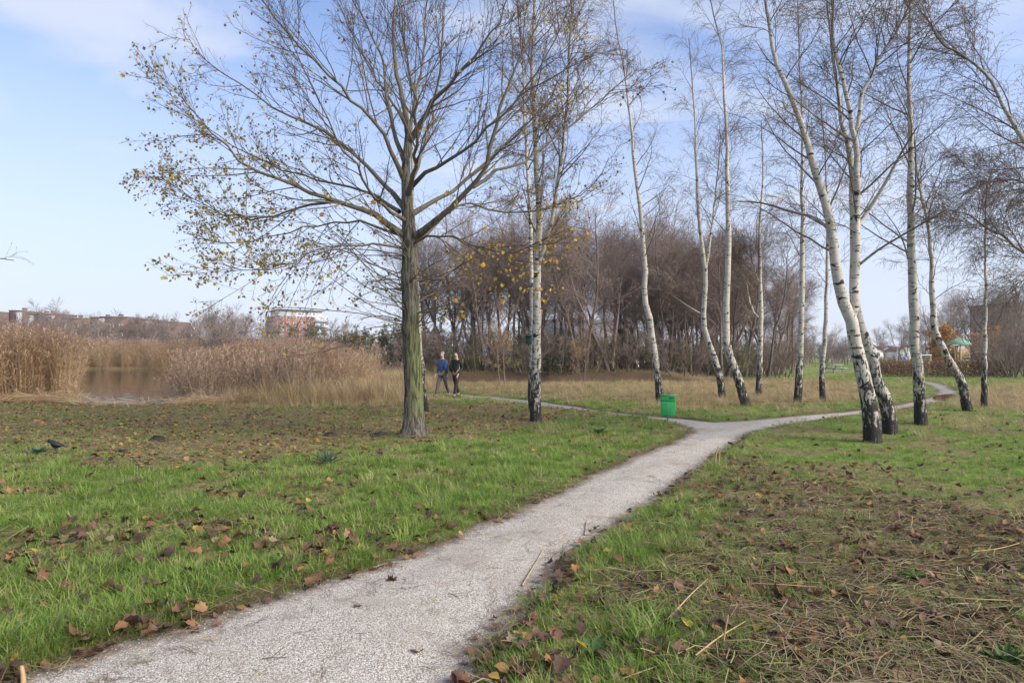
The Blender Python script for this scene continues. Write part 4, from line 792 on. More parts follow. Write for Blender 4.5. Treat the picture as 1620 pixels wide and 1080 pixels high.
ev = bare_tree(292, 1.3, .03, MAT['evergreen'], MAT['evergreen'], 'evergreen_bush', 'small dark evergreen bush on the ditch bank', nst=6, spread=.3, n1=8, n2=5, n3=3, t0=.05, leaf=2200, leafmat=MAT['evergreen'], lsize=.06, cat='shrub'); place(ev, (885 - CX) * .0402, 40.2, 0, 1.0)
birch('tree beyond the left edge whose branch tip just reaches in', [([(-330, 690), (-330, 560), (-325, 400), (-320, 200), (-315, 0)], 1.0, 0.6)], gd(690), .15, 16, nb=10, extra=[([(-326, 430), (-220, 405), (-100, 402), (-20, 406), (22, 412)], .03)], group=None)

def foliage_box(r, n, lo, hi, size, mat, name):
    p = r.uniform(lo, hi, (n, 3)); return leaves_mesh(r, p, size, mat, name, 0.0)
HM = mat_leaf_isl('hedge_leaf', [(0, (0.12, 0.06, 0.04)), (0.6, (0.26, 0.13, 0.075)), (1, (0.34, 0.21, 0.11))], .2)
def hedge(label, x0, x1, y, h, dp, seed):
    r = np.random.default_rng(seed); root = thing('hedge', label, 'hedge', ((x0 + x1) / 2, y, 0), group='clipped hedges'); w = (x1 - x0) / 2; n = int(2 * w * 9)
    st = np.zeros((n, 4, 3)); st[:, 0] = np.column_stack([r.uniform(-w, w, n), r.uniform(0, dp, n), np.zeros(n)])
    for i in range(3): st[:, i + 1] = st[:, i] + np.column_stack([r.normal(0, .06, n), r.normal(0, .06, n), np.full(n, h / 3.2)])
    ob('stems', tube_mesh('stems', [(st, np.full((n, 4), .012), 4)], MAT['wood']), root)['kind'] = 'stuff'
    o = ob('foliage', foliage_box(r, int(w * 2 * 900), (-w, 0, .12), (w, dp, h), .10, HM, 'foliage'), root); o['kind'] = 'stuff'
    # clipped solid core of twigs
    B, Rr = grow(r, st, np.full((n, 4), .012), 14, .1, 1, (55, 15), (.25, .5), 3, .2, .05, .5, .006, .01); ob('twigs', tube_mesh('twigs', [(B, Rr, 3)], MAT['woodtwig']), root)['kind'] = 'stuff'
hedge('low russet hedge in front of the swing and play tower', 27.6, 36.5, 46.2, 1.22, 1.1, 1)
hedge('short farther piece of russet hedge left of the swing', 29.8, 34, 52.5, 1.15, 1.0, 2)

# ------------------------------------------------------------------ buildings
def brick_mat(name, a, b):
    m = M(name, .9, .15); n = m.noise(m.coord(), 1.2, 4); f = m.noise(m.coord('Object', (3, 3, 12)), 2, 3); return m.col(m.mix(f, m.mix(n, a, b), tuple(q * 1.25 for q in b)))
BR = brick_mat('red_brick', (.22, .08, .055), (.30, .12, .085)); BD = brick_mat('dark_brick', (.085, .055, .047), (.13, .083, .07)); BO = brick_mat('brown_brick', (.26, .18, .14), (.34, .24, .19))
WH = flat('white_render', (.72, .72, .70), .7, .06, 1.5); GLS = M('window_glass', .08, .6).col((.10, .125, .15)); GLL = M('sky_glass', .15, .6).col((.5, .55, .6)); RF = flat('red_roof', (.24, .11, .08), .85, .2, 2); RG = flat('grey_roof', (.16, .15, .15), .9, .15, 2); WG = flat('grey_trim', (.42, .41, .40), .8, .1, 2); TE = flat('teal_frame', (.22, .36, .38), .6, .1, 1)
def windows(root, spots, sz, mat_frame, mat_pane, axis='x', name='window'):
    """spots: (x,y,z) of lower-left; each window is a part with its pane as sub-part"""
    w, h = sz; t = .12
    if axis == 'x':
        fv, ff = boxes([(0, -t, 0, .14, .02, h), (w - .14, -t, 0, w, .02, h), (.14, -t, 0, w - .14, .02, .14), (.14, -t, h - .14, w - .14, .02, h)]); pv, pf = boxes([(.1, -.06, .1, w - .1, -.01, h - .1)])
    else:
        fv, ff = boxes([(-t, 0, 0, .02, .14, h), (-t, w - .14, 0, .02, w, h), (-t, .14, 0, .02, w - .14, .14), (-t, .14, h - .14, .02, w - .14, h)]); pv, pf = boxes([(-.06, .1, .1, -.01, w - .1, h - .1)])
    fm = mesh('window_frame', fv, [ff], mat_frame); pm = mesh('pane', pv, [pf], mat_pane)
    for s in spots: f_ = ob(name, fm, root, s); ob('pane', pm, f_)
def at(px, d): return (px - CX) * d / F
# apartment block: corner towards us
d = 320.0; cx_ = at(440, d)
apt = thing('apartment_building', 'red brick apartment block with white set-back top floor, beyond the reeds', 'building', (cx_, d, 0), math.radians(35))
W1, W2, HT = 25.5, 22.0, 21.2                       # long right face (along +x), short left face (along +y)
box_ob('wall', [(0, 0, 0, W1, W2, HT)], BR, apt); box_ob('penthouse', [(1.5, 2, HT, W1 - 2.5, W2 - 1, HT + 3.0)], WH, apt); box_ob('roof', [(0.2, .4, HT + 3.0, W1 - 1.2, W2, HT + 3.45)], RG, apt)
box_ob('parapet', [(-.15, -.15, HT, W1 + .15, .12, HT + .5), (-.15, .12, HT, .12, W2 + .15, HT + .5)], WH, apt)
box_ob('corner_frame', [(-.6, W2 - .2, 0, -.1, W2 + .6, HT + 3.2), (-.6, W2 - 5, HT + 2.8, -.1, W2 - .2, HT + 3.2)], TE, apt)
windows(apt, [(.9 + 3.3 * i, 0, 1.2 + 3 * k) for i in range(6) for k in range(2, 7)], (1.7, 1.9), WH, GLS)
windows(apt, [(0, 4.2 + 2.7 * i, 1.2 + 3 * k) for i in range(6) for k in range(2, 7)], (.95, 2.0), WH, GLS, 'y')
windows(apt, [(0, .5, 1.0 + 3 * k) for k in range(2, 7)] , (2.7, 2.3), WH, GLL, 'y', 'corner_window')
windows(apt, [(W1 - 6.4 + 3.1 * i, 0, 1.0 + 3 * k) for i in range(2) for k in range(2, 7)], (2.7, 2.2), WH, GLL, 'x', 'balcony_window')
windows(apt, [(3.0 + 3.8 * i, 2, HT + .5) for i in range(5)], (3.0, 2.0), WH, GLL, 'x', 'penthouse_window')
for k in range(2, 7): box_ob('balcony', [(W1 - 6.6, -1.3, .6 + 3 * k, W1 - .1, -.15, .8 + 3 * k), (W1 - 6.6, -1.3, .8 + 3 * k, W1 - .1, -1.22, 1.7 + 3 * k)], GLL, apt)
# brick terrace on the left horizon
d = 200.0
TERR = [(-45, 2, 493, 'x'), (2, 24, 490, 'left'), (24, 53, 494, 'second'), (53, 88, 496, 'third'), (88, 122, 502, 'x'), (122, 158, 500, 'x'), (158, 204, 501, 'x'), (204, 232, 504, 'x'), (232, 262, 507, 'x')]
tl = ['dark brick flats at the far left edge of the horizon', 'dark brick flats with white bay at left edge above the reeds', 'second dark brick flats from the left with white bay', 'third dark brick flats from the left behind bare trees', 'dark brick flats behind the pale bare tree', 'stepped dark brick flats in the middle of the horizon row', 'broad dark brick flats with tall white bay', 'narrow dark brick flats, second from right of the horizon row', 'dark brick flats at the right end of the horizon row']
for k, (a, b, yt, _) in enumerate(TERR):
    x0, x1 = at(a, d), at(b, d); h = CH + (YH - yt) * d / F; w = x1 - x0; yy = d + (k % 3) * 3
    t = thing('brick_flats', tl[k], 'building', (x0, yy, 0), group='brick flats on the left horizon')
    bw = min(1.5, w * .3); bx0 = w - bw - .1 if k % 2 else .1
    box_ob('wall', [(0.05, 0, 0, w - .05, 10, h)], BD, t); box_ob('parapet', [(-.05, -.2, h, w + .05, 10.2, h + .18)], WG, t)
    box_ob('bay', [(bx0, -.9, 0, bx0 + bw, -.02, h - .6)], WG, t); box_ob('chimney', [(w * .45, 3, h + .1, w * .45 + .8, 4.2, h + 1.1)], BD, t)
    windows(t, [(bx0 + bw / 2 - .6, -.92, 1 + 2.9 * q) for q in range(2, int((h - 1.5) / 2.9))], (1.2, 2.2), WH, GLS, 'x', 'bay_window')
    if w > 4.5: windows(t, [((.7 if k % 2 else bw + .8) + 1.9 * i, 0, 1 + 2.9 * q) for i in range(int((w - bw - 1.4) / 1.9)) for q in range(2, int((h - 1.0) / 2.9))], (1.1, 1.5), WH, GLS)
def gabled(label, x, y, w, dp, hw, hr, mw, mr, rz=0, name='bungalow', group=None, wins=3):
    t = thing(name, label, 'house', (x, y, 0), rz, group)
    v = np.array([[-w / 2, 0, 0], [w / 2, 0, 0], [w / 2, dp, 0], [-w / 2, dp, 0], [-w / 2, 0, hw], [w / 2, 0, hw], [w / 2, dp, hw], [-w / 2, dp, hw], [0, 0, hr], [0, dp, hr]], float)
    ob('wall', mesh('wall', v, [np.array([[0, 1, 5, 4], [1, 2, 6, 5], [2, 3, 7, 6], [3, 0, 4, 7]]), np.array([[4, 5, 8], [6, 7, 9]])], mw), t)
    o = .35; sl = (hr - hw) / (w / 2); q = np.array([[-w / 2 - o, -o, hw - o * sl], [0, -o, hr], [0, dp + o, hr], [-w / 2 - o, dp + o, hw - o * sl], [w / 2 + o, -o, hw - o * sl], [w / 2 + o, dp + o, hw - o * sl]]); q = np.vstack([q + [0, 0, .03], q + [0, 0, .22]])
    ob('roof', mesh('roof', q, [np.array([[0, 1, 2, 3], [1, 4, 5, 2], [6, 9, 8, 7], [7, 8, 11, 10], [0, 6, 7, 1], [1, 7, 10, 4], [3, 2, 8, 9], [2, 5, 11, 8], [0, 3, 9, 6], [4, 10, 11, 5]])], mr), t)
    windows(t, [(-w / 2 + .7 + i * (w - 1.4) / wins, 0, .9) for i in range(wins)], (min(1.6, (w - 1.6) / wins), 1.4), WH, GLS); box_ob('chimney', [(w * .15, dp * .5, hw + .3, w * .15 + .6, dp * .5 + .6, hr + .5)], BO, t); return t
gabled('white gabled bungalow with red roof left of the lamp post', at(1381, 230), 230, 8, 9, 2.9, 5.0, WH, RF)
gabled('white gabled bungalow with red roof right of the first bungalow', at(1405, 236), 236, 8.5, 9, 2.7, 4.6, WH, RF)
gabled('partly hidden white bungalow with red roof beside the straight birch', at(1436, 228), 228, 8, 9, 2.7, 4.7, WH, RF)
gabled('small low shed with pale front on the far lawn edge', at(1343, 190), 190, 5.5, 5, 2.2, 2.9, WH, RG, name='garden_shed', wins=1)
t = gabled('long brown house with grey roof seen through the thicket', 8, 74, 7, 13, 3.0, 5.6, BO, RG, math.radians(90), 'long_house'); t.location = (14.5, 76, 0)
gabled('pale house glimpsed through the middle of the thicket', 15.5, 84, 7, 8, 3.2, 5.6, WH, RG, name='garden_house')
d = 165.0; x0, x1 = at(1596, d), at(1800, d); blk = thing('apartment_building', 'wide grey banded apartment block behind the trees at the right edge', 'building', (x0, d, 0)); w = x1 - x0
box_ob('wall', [(0, 0, 0, w, 14, 14.8)], BO, blk); box_ob('roof', [(-.4, -.6, 14.8, w + .4, 14.4, 15.3)], RG, blk)
for k in range(5): box_ob('balcony', [(-.1, -1.2, .9 + 2.9 * k + (2.0 if k else 1.9), w + .1, -.02, 1.9 + 2.9 * k + 2.0)], WH if k > 1 else BR, blk)
windows(blk, [(1 + 2.6 * i, 0, 1.2 + 2.9 * k) for i in range(int((w - 2) / 2.6)) for k in range(1, 5)], (1.9, 1.4), WH, GLS)

# ------------------------------------------------------------------ playground and far furniture
WD = flat('play_timber', (.38, .27, .155), .8, .2, 3); GRN = flat('green_panel', (.06, .27, .12), .6, .1, 3); YEL = flat('yellow_panel', (.5, .4, .05), .6, .1, 3); RFG = flat('pale_green_roof', (.20, .36, .22), .6, .1, 2); GST = flat('galvanised_steel', (.32, .34, .36), .5, .15, 8); PALE = flat('pale_paint', (.62, .64, .64), .6, .06, 4)
def bar(name, a, b, r, mat, parent, k=8):
    a, b = np.array(a, float), np.array(b, float); pts = np.stack([a, (a + b) / 2, b]); return ob(name, tube_mesh(name, [(pts[None], np.full((1, 3), r), k)], mat), parent)
d = 60.0; tw = thing('play_tower', 'wooden playground tower with pale green pyramid roof behind the hedge', 'play tower', (at(1517, d), d, float(H(at(1517, d), d))), math.radians(18)); tw.scale = (.82, .82, 1)
v = np.array([[-.95, -.95, 2.6], [.95, -.95, 2.6], [.95, .95, 2.6], [-.95, .95, 2.6], [0, 0, 3.35], [-.95, -.95, 2.52], [.95, -.95, 2.52], [.95, .95, 2.52], [-.95, .95, 2.52]])
ob('roof', mesh('roof', v, [np.array([[0, 1, 4], [1, 2, 4], [2, 3, 4], [3, 0, 4]]), np.array([[0, 5, 6, 1], [1, 6, 7, 2], [2, 7, 8, 3], [3, 8, 5, 0], [5, 8, 7, 6]])], RFG), tw)
for sx in (-1, 1):
    for sy in (-1, 1): box_ob('post', [(sx * .7 - .06, sy * .7 - .06, 0, sx * .7 + .06, sy * .7 + .06, 2.52)], WD, tw)
box_ob('platform', [(-.75, -.75, 1.08, .75, .75, 1.16)], WD, tw)
for i in range(7): box_ob('plank', [(-.62 + .18 * i, -.76, 1.3, -.47 + .18 * i, -.73, 2.25)], WD, tw)
box_ob('green_board', [(-.63, -.77, .68, .1, -.73, 1.05)], GRN, tw); box_ob('yellow_board', [(.14, -.78, .35, .64, -.74, .85)], YEL, tw)
box_ob('rail', [(.76, -.66, 1.75, .8, .66, 1.83), (-.8, -.66, 1.75, -.76, .66, 1.83)], RFG, tw)
sl = np.array([[.8, -.3, 1.6], [2.6, -.3, .35], [3.1, -.3, .3], [.8, .3, 1.6], [2.6, .3, .35], [3.1, .3, .3]]); ob('slide', mesh('slide', np.vstack([sl, sl + [0, 0, .06]]), [np.array([[0, 1, 4, 3], [1, 2, 5, 4], [6, 9, 10, 7], [7, 10, 11, 8], [0, 6, 7, 1], [1, 7, 8, 2], [3, 4, 10, 9], [4, 5, 11, 10], [2, 8, 11, 5], [0, 3, 9, 6]])], RFG), tw)
bar('climbing_beam', (-.7, -.7, 2.55), (-2.0, -.7, 2.5), .05, WD, tw); bar('beam_post', (-1.7, -.7, 2.5), (-1.3, -.7, 0), .05, WD, tw)
bar('handrail', (.75, -.72, 1.7), (2.4, -.72, 1.95), .035, RFG, tw)
sx, d = at(1458, 57), 57.0; sw = thing('swing_frame', 'timber swing set standing behind the hedge', 'swing', (sx, d, float(H(sx, d))))
bar('beam', (-1.3, 0, 1.62), (.9, 0, 1.62), .05, PALE, sw)
for xx in (-1.2, .8):
    for s in (-1, 1): bar('leg', (xx, 0, 1.62), (xx + s * .55, s * .5, 0), .045, WD, sw)
for xx in (-.6, .2):
    st = box_ob('seat', [(xx - .2, -.08, .42, xx + .2, .08, .46)], GST, sw)
    for s in (-1, 1): bar('chain', (xx + s * .18, 0, 1.6), (xx + s * .18, 0, .46), .008, GST, st, 4)
lp = thing('lamp_post', 'pale park lamp post with flat head left of the straight birch', 'lamp post', (at(1419, 90), 90, 0)); bar('pole', (0, 0, 0), (0, 0, 2.75), .05, PALE, lp); box_ob('lamp_head', [(-1.0, -.15, 2.75, .35, .15, 2.87)], PALE, lp)
sr = thing('spring_rider', 'white and blue spring rider on the playground', 'play equipment', (at(1427, 62), 62, 0)); BLU = flat('blue_panel', (.12, .2, .42), .5, .1, 3)
bar('spring', (0, 0, 0), (0, 0, .45), .09, GST, sr); box_ob('body', [(-.45, -.05, .45, .45, .05, .85)], PALE, sr); box_ob('head', [(.2, -.06, .85, .5, .06, 1.4)], BLU, sr); bar('handle', (.1, -.3, 1.0), (.1, .3, 1.0), .025, BLU, sr); box_ob('seat', [(-.35, -.16, .85, .08, .16, .9)], BLU, sr)
wp = thing('marker_post', 'stout white post between spring rider and straight birch', 'post', (at(1437.5, 60), 60, 0)); bar('pole', (0, 0, 0), (0, 0, 1.15), .12, PALE, wp, 10); bar('cap', (0, 0, 1.15), (0, 0, 1.32), .08, PALE, wp, 10)
d = 57.0; tb = thing('picnic_table', 'grey picnic table with benches on the far lawn', 'table', (at(1319, d), d, float(H(at(1319, d), d))), .3)
for i in range(4): box_ob('table_plank', [(-.75, -.34 + .175 * i, .68, .75, -.18 + .175 * i, .72)], GST, tb)
for s in (-1, 1): box_ob('bench', [(-.75, s * .7 - .14, .40, .75, s * .7 + .14, .44)], GST, tb)
for xx in (-.5, .5):
    box_ob('support', [(xx - .04, -.84, .33, xx + .04, .84, .395)], GST, tb)
    for s in (-1, 1): bar('leg', (xx, s * .22, .68), (xx, s * .6, 0), .04, GST, tb)

# ------------------------------------------------------------------ bin and nest box
bxp = G(1057, 665); BG = M('green_enamel', .45, .4); BG.col(BG.mix(BG.noise(BG.coord(), 14, 4), (.022, .33, .075), (.045, .44, .12)))
bn = thing('litter_bin', 'bright green metal litter bin on a short grey post by the path fork', 'bin', (bxp[0], bxp[1], float(H(*bxp))), math.radians(-14))
def taper(w0, w1, d0, d1, z0, z1, mat, name, parent, bv=.012):
    v = np.array([[sx * (w1 if k else w0) / 2, sy * (d1 if k else d0) / 2, z1 if k else z0] for k in (0, 1) for sy in (-1, 1) for sx in (-1, 1)]); return bevel(ob(name, mesh(name, v, [BOXF], mat), parent), bv)
bd = taper(.345, .365, .29, .30, .17, .545, BG.m, 'body', bn)
ld = taper(.375, .385, .315, .32, .549, .68, BG.m, 'lid', bn)
box_ob('hood', [(-.2, -.17, .684, .2, .17, .70)], BG.m, bn); box_ob('seam', [(-.004, -.152, .20, .004, -.147, .53)], GST, bd); box_ob('slot', [(.02, -.165, .62, .15, -.158, .645)], flat('slot_black', (.02, .02, .02)), ld)
bar('post', (0, .03, -.15), (0, .03, .17), .035, GST, bn); bar('foot', (0, .03, -.02), (0, .03, .02), .07, GST, bn, 10); bar('bracket', (-.1, .03, .15), (.1, .03, .15), .02, GST, bn)
dn = gd(650); nbx = thing('nest_box', 'small dark green nest box fixed to the slimmer rear birch', 'nest box', (at(837, dn) , dn - .16, CH - (545 - YH) * dn / F)); DGN = flat('dark_green_wood', (.012, .045, .03), .7, .2, 9)
bevel(box_ob('case', [(-.10, -.16, 0, .07, .0, .24)], DGN, nbx), .006); v = np.array([[-.12, -.2, .235], [.09, -.2, .235], [.09, .02, .29], [-.12, .02, .29]]); ob('roof', mesh('roof', np.vstack([v, v + [0, 0, .02]]), [BOXF[:, [0, 1, 2, 3]][:0], np.array([[0, 3, 2, 1], [4, 5, 6, 7], [0, 1, 5, 4], [1, 2, 6, 5], [2, 3, 7, 6], [3, 0, 4, 7]])], DGN), nbx)
bar('entrance_hole', (-.015, -.162, .16), (-.015, -.166, .16), .018, flat('hole_black', (.004, .004, .004)), nbx); box_ob('batten', [(-.03, .0, -.05, 0, .06, .33)], DGN, nbx)

# ------------------------------------------------------------------ people and bird
def skin_ob(name, joints, edges, mat, parent, sub=2):
    """joints: list of (x,y,z,radius)"""
    me = bpy.data.meshes.new(name); me.from_pydata([j[:3] for j in joints], edges, []); me.materials.append(mat); o = ob(name, me, parent)
    m = o.modifiers.new('skin', 'SKIN'); m.use_smooth_shade = True; sv = me.skin_vertices if me.skin_vertices else None
    if not me.skin_vertices:
        import bmesh
        bm = bmesh.new(); bm.from_mesh(me); bm.verts.layers.skin.verify(); bm.to_mesh(me); bm.free()
    for q, j in zip(me.skin_vertices[0].data, joints): q.radius = (j[3], j[3] if len(j) < 5 else j[4]); q.use_root = False
    me.skin_vertices[0].data[0].use_root = True
    s = o.modifiers.new('sub', 'SUBSURF'); s.levels = s.render_levels = sub; return o
def person(label, x, y, rz, ht, jm, tm, hm, phase=1):
    """a walking figure facing +Y before turning"""
    s = ht / 1.75; root = thing('person', label, 'person', (x, y, float(H(x, y)) - .005), rz); p = phase
    SK = flat('skin', (.42, .26, .19), .6, .08, 20)
    def S(l): return [(a * s, b * s, c * s, *[q * s for q in r]) for a, b, c, *r in l]
    body = [(0, 0, .95, .12), (0, 0, 1.15, .11), (0, .0, 1.38, .13), (0, .01, 1.50, .055), (0, .015, 1.58, .075), (0, .03, 1.67, .088), (0, .02, 1.735, .055)]; E = [(i, i + 1) for i in range(6)]
    body += [(0, .115, 1.635, .016)]; E += [(5, 7)]                                           # nose
    for sgn in (-1, 1):
        k = len(body); a = .16 * sgn * p
        body += [(sgn * .17, 0, 1.41, .055), (sgn * .21, -a * .6, 1.14, .043), (sgn * .20, a * .7 + .06, .90, .03), (sgn * .20, a * .8 + .09, .83, .032)]; E += [(2, k), (k, k + 1), (k + 1, k + 2), (k + 2, k + 3)]
        for f_, (dx, dy, L) in enumerate([(-.024, .012, .07), (-.008, .004, .082), (.008, -.004, .078), (.022, -.012, .062), (-.02 * sgn, .05, .045)]):
            j = len(body); b = body[k + 3]; body += [(b[0] + dx, b[1] + dy, b[2] - .03, .010), (b[0] + dx * 1.2, b[1] + dy + .012, b[2] - .03 - L, .008)]; E += [(k + 3, j), (j, j + 1)]
        k = len(body); g = .26 * sgn * p
        body += [(sgn * .09, 0, .88, .085), (sgn * .10, g * .5 + .03, .50, .058), (sgn * .10, g if g > 0 else g * 1.2, .09 if g > 0 else .13, .042), (sgn * .11, g + .14, .035 if g > 0 else .045, .034)]; E += [(0, k), (k, k + 1), (k + 1, k + 2), (k + 2, k + 3)]
    skin_ob('body', S(body), E, SK, root)
    J = [(0, 0, .90, .155, .125), (0, 0, 1.12, .15, .125), (0, 0, 1.36, .165, .125), (0, .005, 1.48, .075)]; E = [(0, 1), (1, 2), (2, 3)]
    for sgn in (-1, 1):
        k = len(J); a = .16 * sgn * p; J += [(sgn * .175, 0, 1.41, .075), (sgn * .215, -a * .6, 1.14, .062), (sgn * .20, a * .7 + .05, .92, .045)]; E += [(2, k), (k, k + 1), (k + 1, k + 2)]
    skin_ob('jacket', S(J), E, jm, root)
    J = [(0, 0, .95, .135, .115)]; E = []; SH = []
    for sgn in (-1, 1):
        k = len(J); g = .26 * sgn * p; J += [(sgn * .09, 0, .86, .10), (sgn * .10, g * .5 + .03, .50, .075), (sgn * .10, g if g > 0 else g * 1.2, .12 if g > 0 else .16, .062)]; E += [(0, k), (k, k + 1), (k + 1, k + 2)]
        fz = .055 if g > 0 else .075; q = skin_ob('shoe', S([(sgn * .10, g - .05, fz, .05), (sgn * .105, g + .06, fz - .005, .048), (sgn * .11, g + .17, fz - .012, .04)]), [(0, 1), (1, 2)], flat('shoe_leather', (.03, .028, .026)), root)
    skin_ob('trousers', S(J), E, tm, root)
    skin_ob('hair', S([(0, -.015, 1.66, .09), (0, .0, 1.73, .085), (0, .035, 1.745, .06)]), [(0, 1), (1, 2)], hm, root)
    return root
g1 = G(700, 629); person('person in a blue jacket walking on the far left path', g1[0], g1[1], math.radians(150), 1.76, flat('blue_jacket', (.045, .10, .21), .8, .2, 9), flat('grey_trousers', (.13, .12, .12), .85, .2, 9), flat('grey_hair', (.33, .31, .29)))
g2 = G(722, 630); person('person in dark clothes walking beside the blue jacket', g2[0], g2[1], math.radians(150), 1.74, flat('dark_coat', (.022, .024, .018), .85, .2, 9), flat('dark_trousers', (.03, .027, .026), .85, .2, 9), flat('dark_hair', (.03, .025, .02)), -1)
# black bird, head to the left
bx = G(88, 720); bird = thing('black_bird', 'black crow-like bird foraging in the grass at the left edge', 'bird', (bx[0], bx[1], float(H(*bx)) + .02), math.radians(6)); bird.scale = (.74, .85, .95); BK = M('black_plumage', .5, .4); BK.col(BK.mix(BK.noise(BK.coord(), 30, 3), (.006, .006, .008), (.022, .023, .03)))
sec = [(.135, .112, .016, .012), (.10, .118, .036, .030), (.05, .124, .055, .052), (0, .13, .063, .064), (-.045, .143, .06, .065), (-.082, .165, .048, .052), (-.108, .188, .037, .040), (-.13, .203, .036, .037), (-.153, .204, .029, .029), (-.17, .201, .013, .014)]; an = np.arange(14) * 2 * np.pi / 14
V = np.array([[x_, ry * math.cos(a), z_ + rz_ * math.sin(a)] for x_, z_, ry, rz_ in sec for a in an]); Fq = np.array([[i * 14 + j, i * 14 + (j + 1) % 14, (i + 1) * 14 + (j + 1) % 14, (i + 1) * 14 + j] for i in range(len(sec) - 1) for j in range(14)])
ob('body', mesh('body', V, [Fq], BK.m, True), bird)
skin_ob('beak', [(-.172, 0, .203, .013), (-.20, 0, .197, .009), (-.225, 0, .19, .003)], [(0, 1), (1, 2)], flat('beak_black', (.012, .012, .013), .4), bird, 1)
v = np.array([[.10, -.03, .12], [.10, .03, .12], [.25, .035, .095], [.25, -.035, .095]]); ob('tail', mesh('tail', np.vstack([v, v - [0, 0, .012]]), [np.array([[0, 1, 2, 3], [4, 7, 6, 5], [0, 4, 5, 1], [1, 5, 6, 2], [2, 6, 7, 3], [3, 7, 4, 0]])], BK.m), bird)
for s in (-1, 1):
    skin_ob('wing', [(-.05, s * .05, .15, .024), (.03, s * .06, .14, .026), (.11, s * .042, .122, .016), (.18, s * .02, .11, .007)], [(0, 1), (1, 2), (2, 3)], BK.m, bird)
    lg = skin_ob('leg', [(.01, s * .03, .09, .013), (.015, s * .032, .05, .006), (.0, s * .034, .0, .006), (-.035, s * .036, -.012, .004), (-.03, s * .02, -.012, .004), (.03, s * .036, -.012, .004)], [(0, 1), (1, 2), (2, 3), (2, 4), (2, 5)], flat('leg_black', (.015, .015, .015)), bird, 1)

# ------------------------------------------------------------------ near details
r0 = np.random.default_rng(77)
lp_ = [leaf_mesh(r0, .105, MAT['brownleaf'], 'fallen_leaf', 'maple', .9) for _ in range(5)]; lo_ = [leaf_mesh(r0, .07, MAT['yellow'], 'fallen_leaf', 'oval', .4) for _ in range(2)]
def leaf_at(px, py, label, group, k, s=1.0, yellow=False, lift=.035):
    x, y = G(px, py); x += r0.normal(0, .02); o = tag(ob('fallen_leaf', (lo_ if yellow else lp_)[k % (2 if yellow else 5)], None, (x, y, max(float(H(x, y)), -.015) + lift), (r0.normal(0, .35), r0.normal(0, .35), r0.uniform(0, 6.28))), label, 'leaf', group); o.scale = (s, s, s)
spots = [(362, 788), (342, 837), (400, 837), (350, 856), (358, 870), (428, 850), (467, 866), (237, 882), (268, 889), (190, 893), (35, 854), (109, 843), (183, 804), (447, 913), (490, 885), (245, 940), (241, 994), (268, 979), (8, 893), (66, 932), (8, 977), (218, 1004), (253, 1002), (311, 928), (171, 944), (303, 878), (354, 901), (183, 753), (540, 852), (556, 870), (522, 860), (600, 800), (660, 830), (690, 826), (470, 810), (300, 830), (120, 860), (60, 850), (420, 875), (560, 760)]
k = 0
for (px, py) in spots:
    for j in range(3): k += 1; leaf_at(px + r0.normal(0, 12), py + r0.normal(0, 8), 'brown curled leaf lying in the lush grass left of the path', 'brown leaves in the grass left of the path', k, r0.uniform(.6, 1.05), False, .03 + .04 * r0.random())
for (px, py) in [(1181, 760), (1311, 884), (1397, 774), (1491, 872), (1385, 831), (1426, 860), (1258, 1064), (1360, 1011), (862, 1051), (886, 1068), (1021, 1031), (1061, 1003), (903, 933), (996, 860), (1074, 876), (1290, 800), (1340, 905), (1480, 1020), (1550, 900), (1150, 1010), (1240, 960), (1580, 960)]:
    for j in range(2): k += 1; leaf_at(px + r0.normal(0, 10), py + r0.normal(0, 7), 'brown leaf lying in the mown straw right of the path', 'brown leaves in the straw right of the path', k, r0.uniform(.6, 1.0))
for (px, py) in [(1128, 905), (1222, 819), (1201, 1017), (960, 890), (919, 1043), (1110, 820)]: k += 1; leaf_at(px, py, 'round yellow leaf lying in the straw right of the path', 'yellow leaves right of the path', k, 1.0, True, .06)
leaf_at(663, 1031, 'red-brown leaf lying alone on the near gravel', None, 1, .75, False, .012); leaf_at(616, 917, 'brown leaf on the left edge of the gravel path', None, 2, .85, False, .012); leaf_at(565, 962, 'dark crumpled leaf on the gravel left of the middle', None, 3, .55, False, .012)
# reed stalks lying on or stuck beside the path
def stalk(label, pts, r_, name='dry_stalk', z=.008):
    q = []
    for p in pts:
        x, y = G(p[0], p[1]); q.append([x, y, max(float(H(x, y)), -.012) + z + (p[2] if len(p) > 2 else 0)])
    q = np.array(q); b = q[0].copy(); s = spline(q - b, 12); tag(ob(name, tube_mesh(name, [(s[None], stem_rad(12, r_, r_ * .6)[None], 5)], STK), None, tuple(b)), label, 'stalk')
STK = flat('dry_reed_stalk', (.40, .27, .14), .7, .25, 30)
stalk('long pale stalk lying across the near left gravel', [(240, 1078), (300, 1045), (345, 1025), (420, 1005), (500, 968), (530, 948)], .007)
stalk('bent tan stalk lying on the gravel near the right edge', [(826, 925), (850, 885), (868, 858), (905, 852), (938, 853)], .007)
stalk('thin angled stalk on the gravel above the bent tan one', [(925, 845), (934, 818), (985, 818)], .006)
stalk('taller broken stalk standing at the right path edge', [(1131, 738), (1133, 738, .16), (1137, 738, .29)], .011, 'broken_stalk', 0)
stalk('shorter broken stalk standing beside the taller one', [(1137, 740), (1138, 740, .14), (1139, 740, .26)], .009, 'broken_stalk', 0)
stalk('thick cut stalk stub poking up at the bottom left corner', [(37, 1076), (36, 1076, .05), (34, 1076, .09)], .014, 'broken_stalk', 0)
stalk('upright straw stalk in the mown patch at lower right', [(1143, 1040), (1146, 1040, .08), (1152, 1040, .2)], .006, 'broken_stalk', 0)
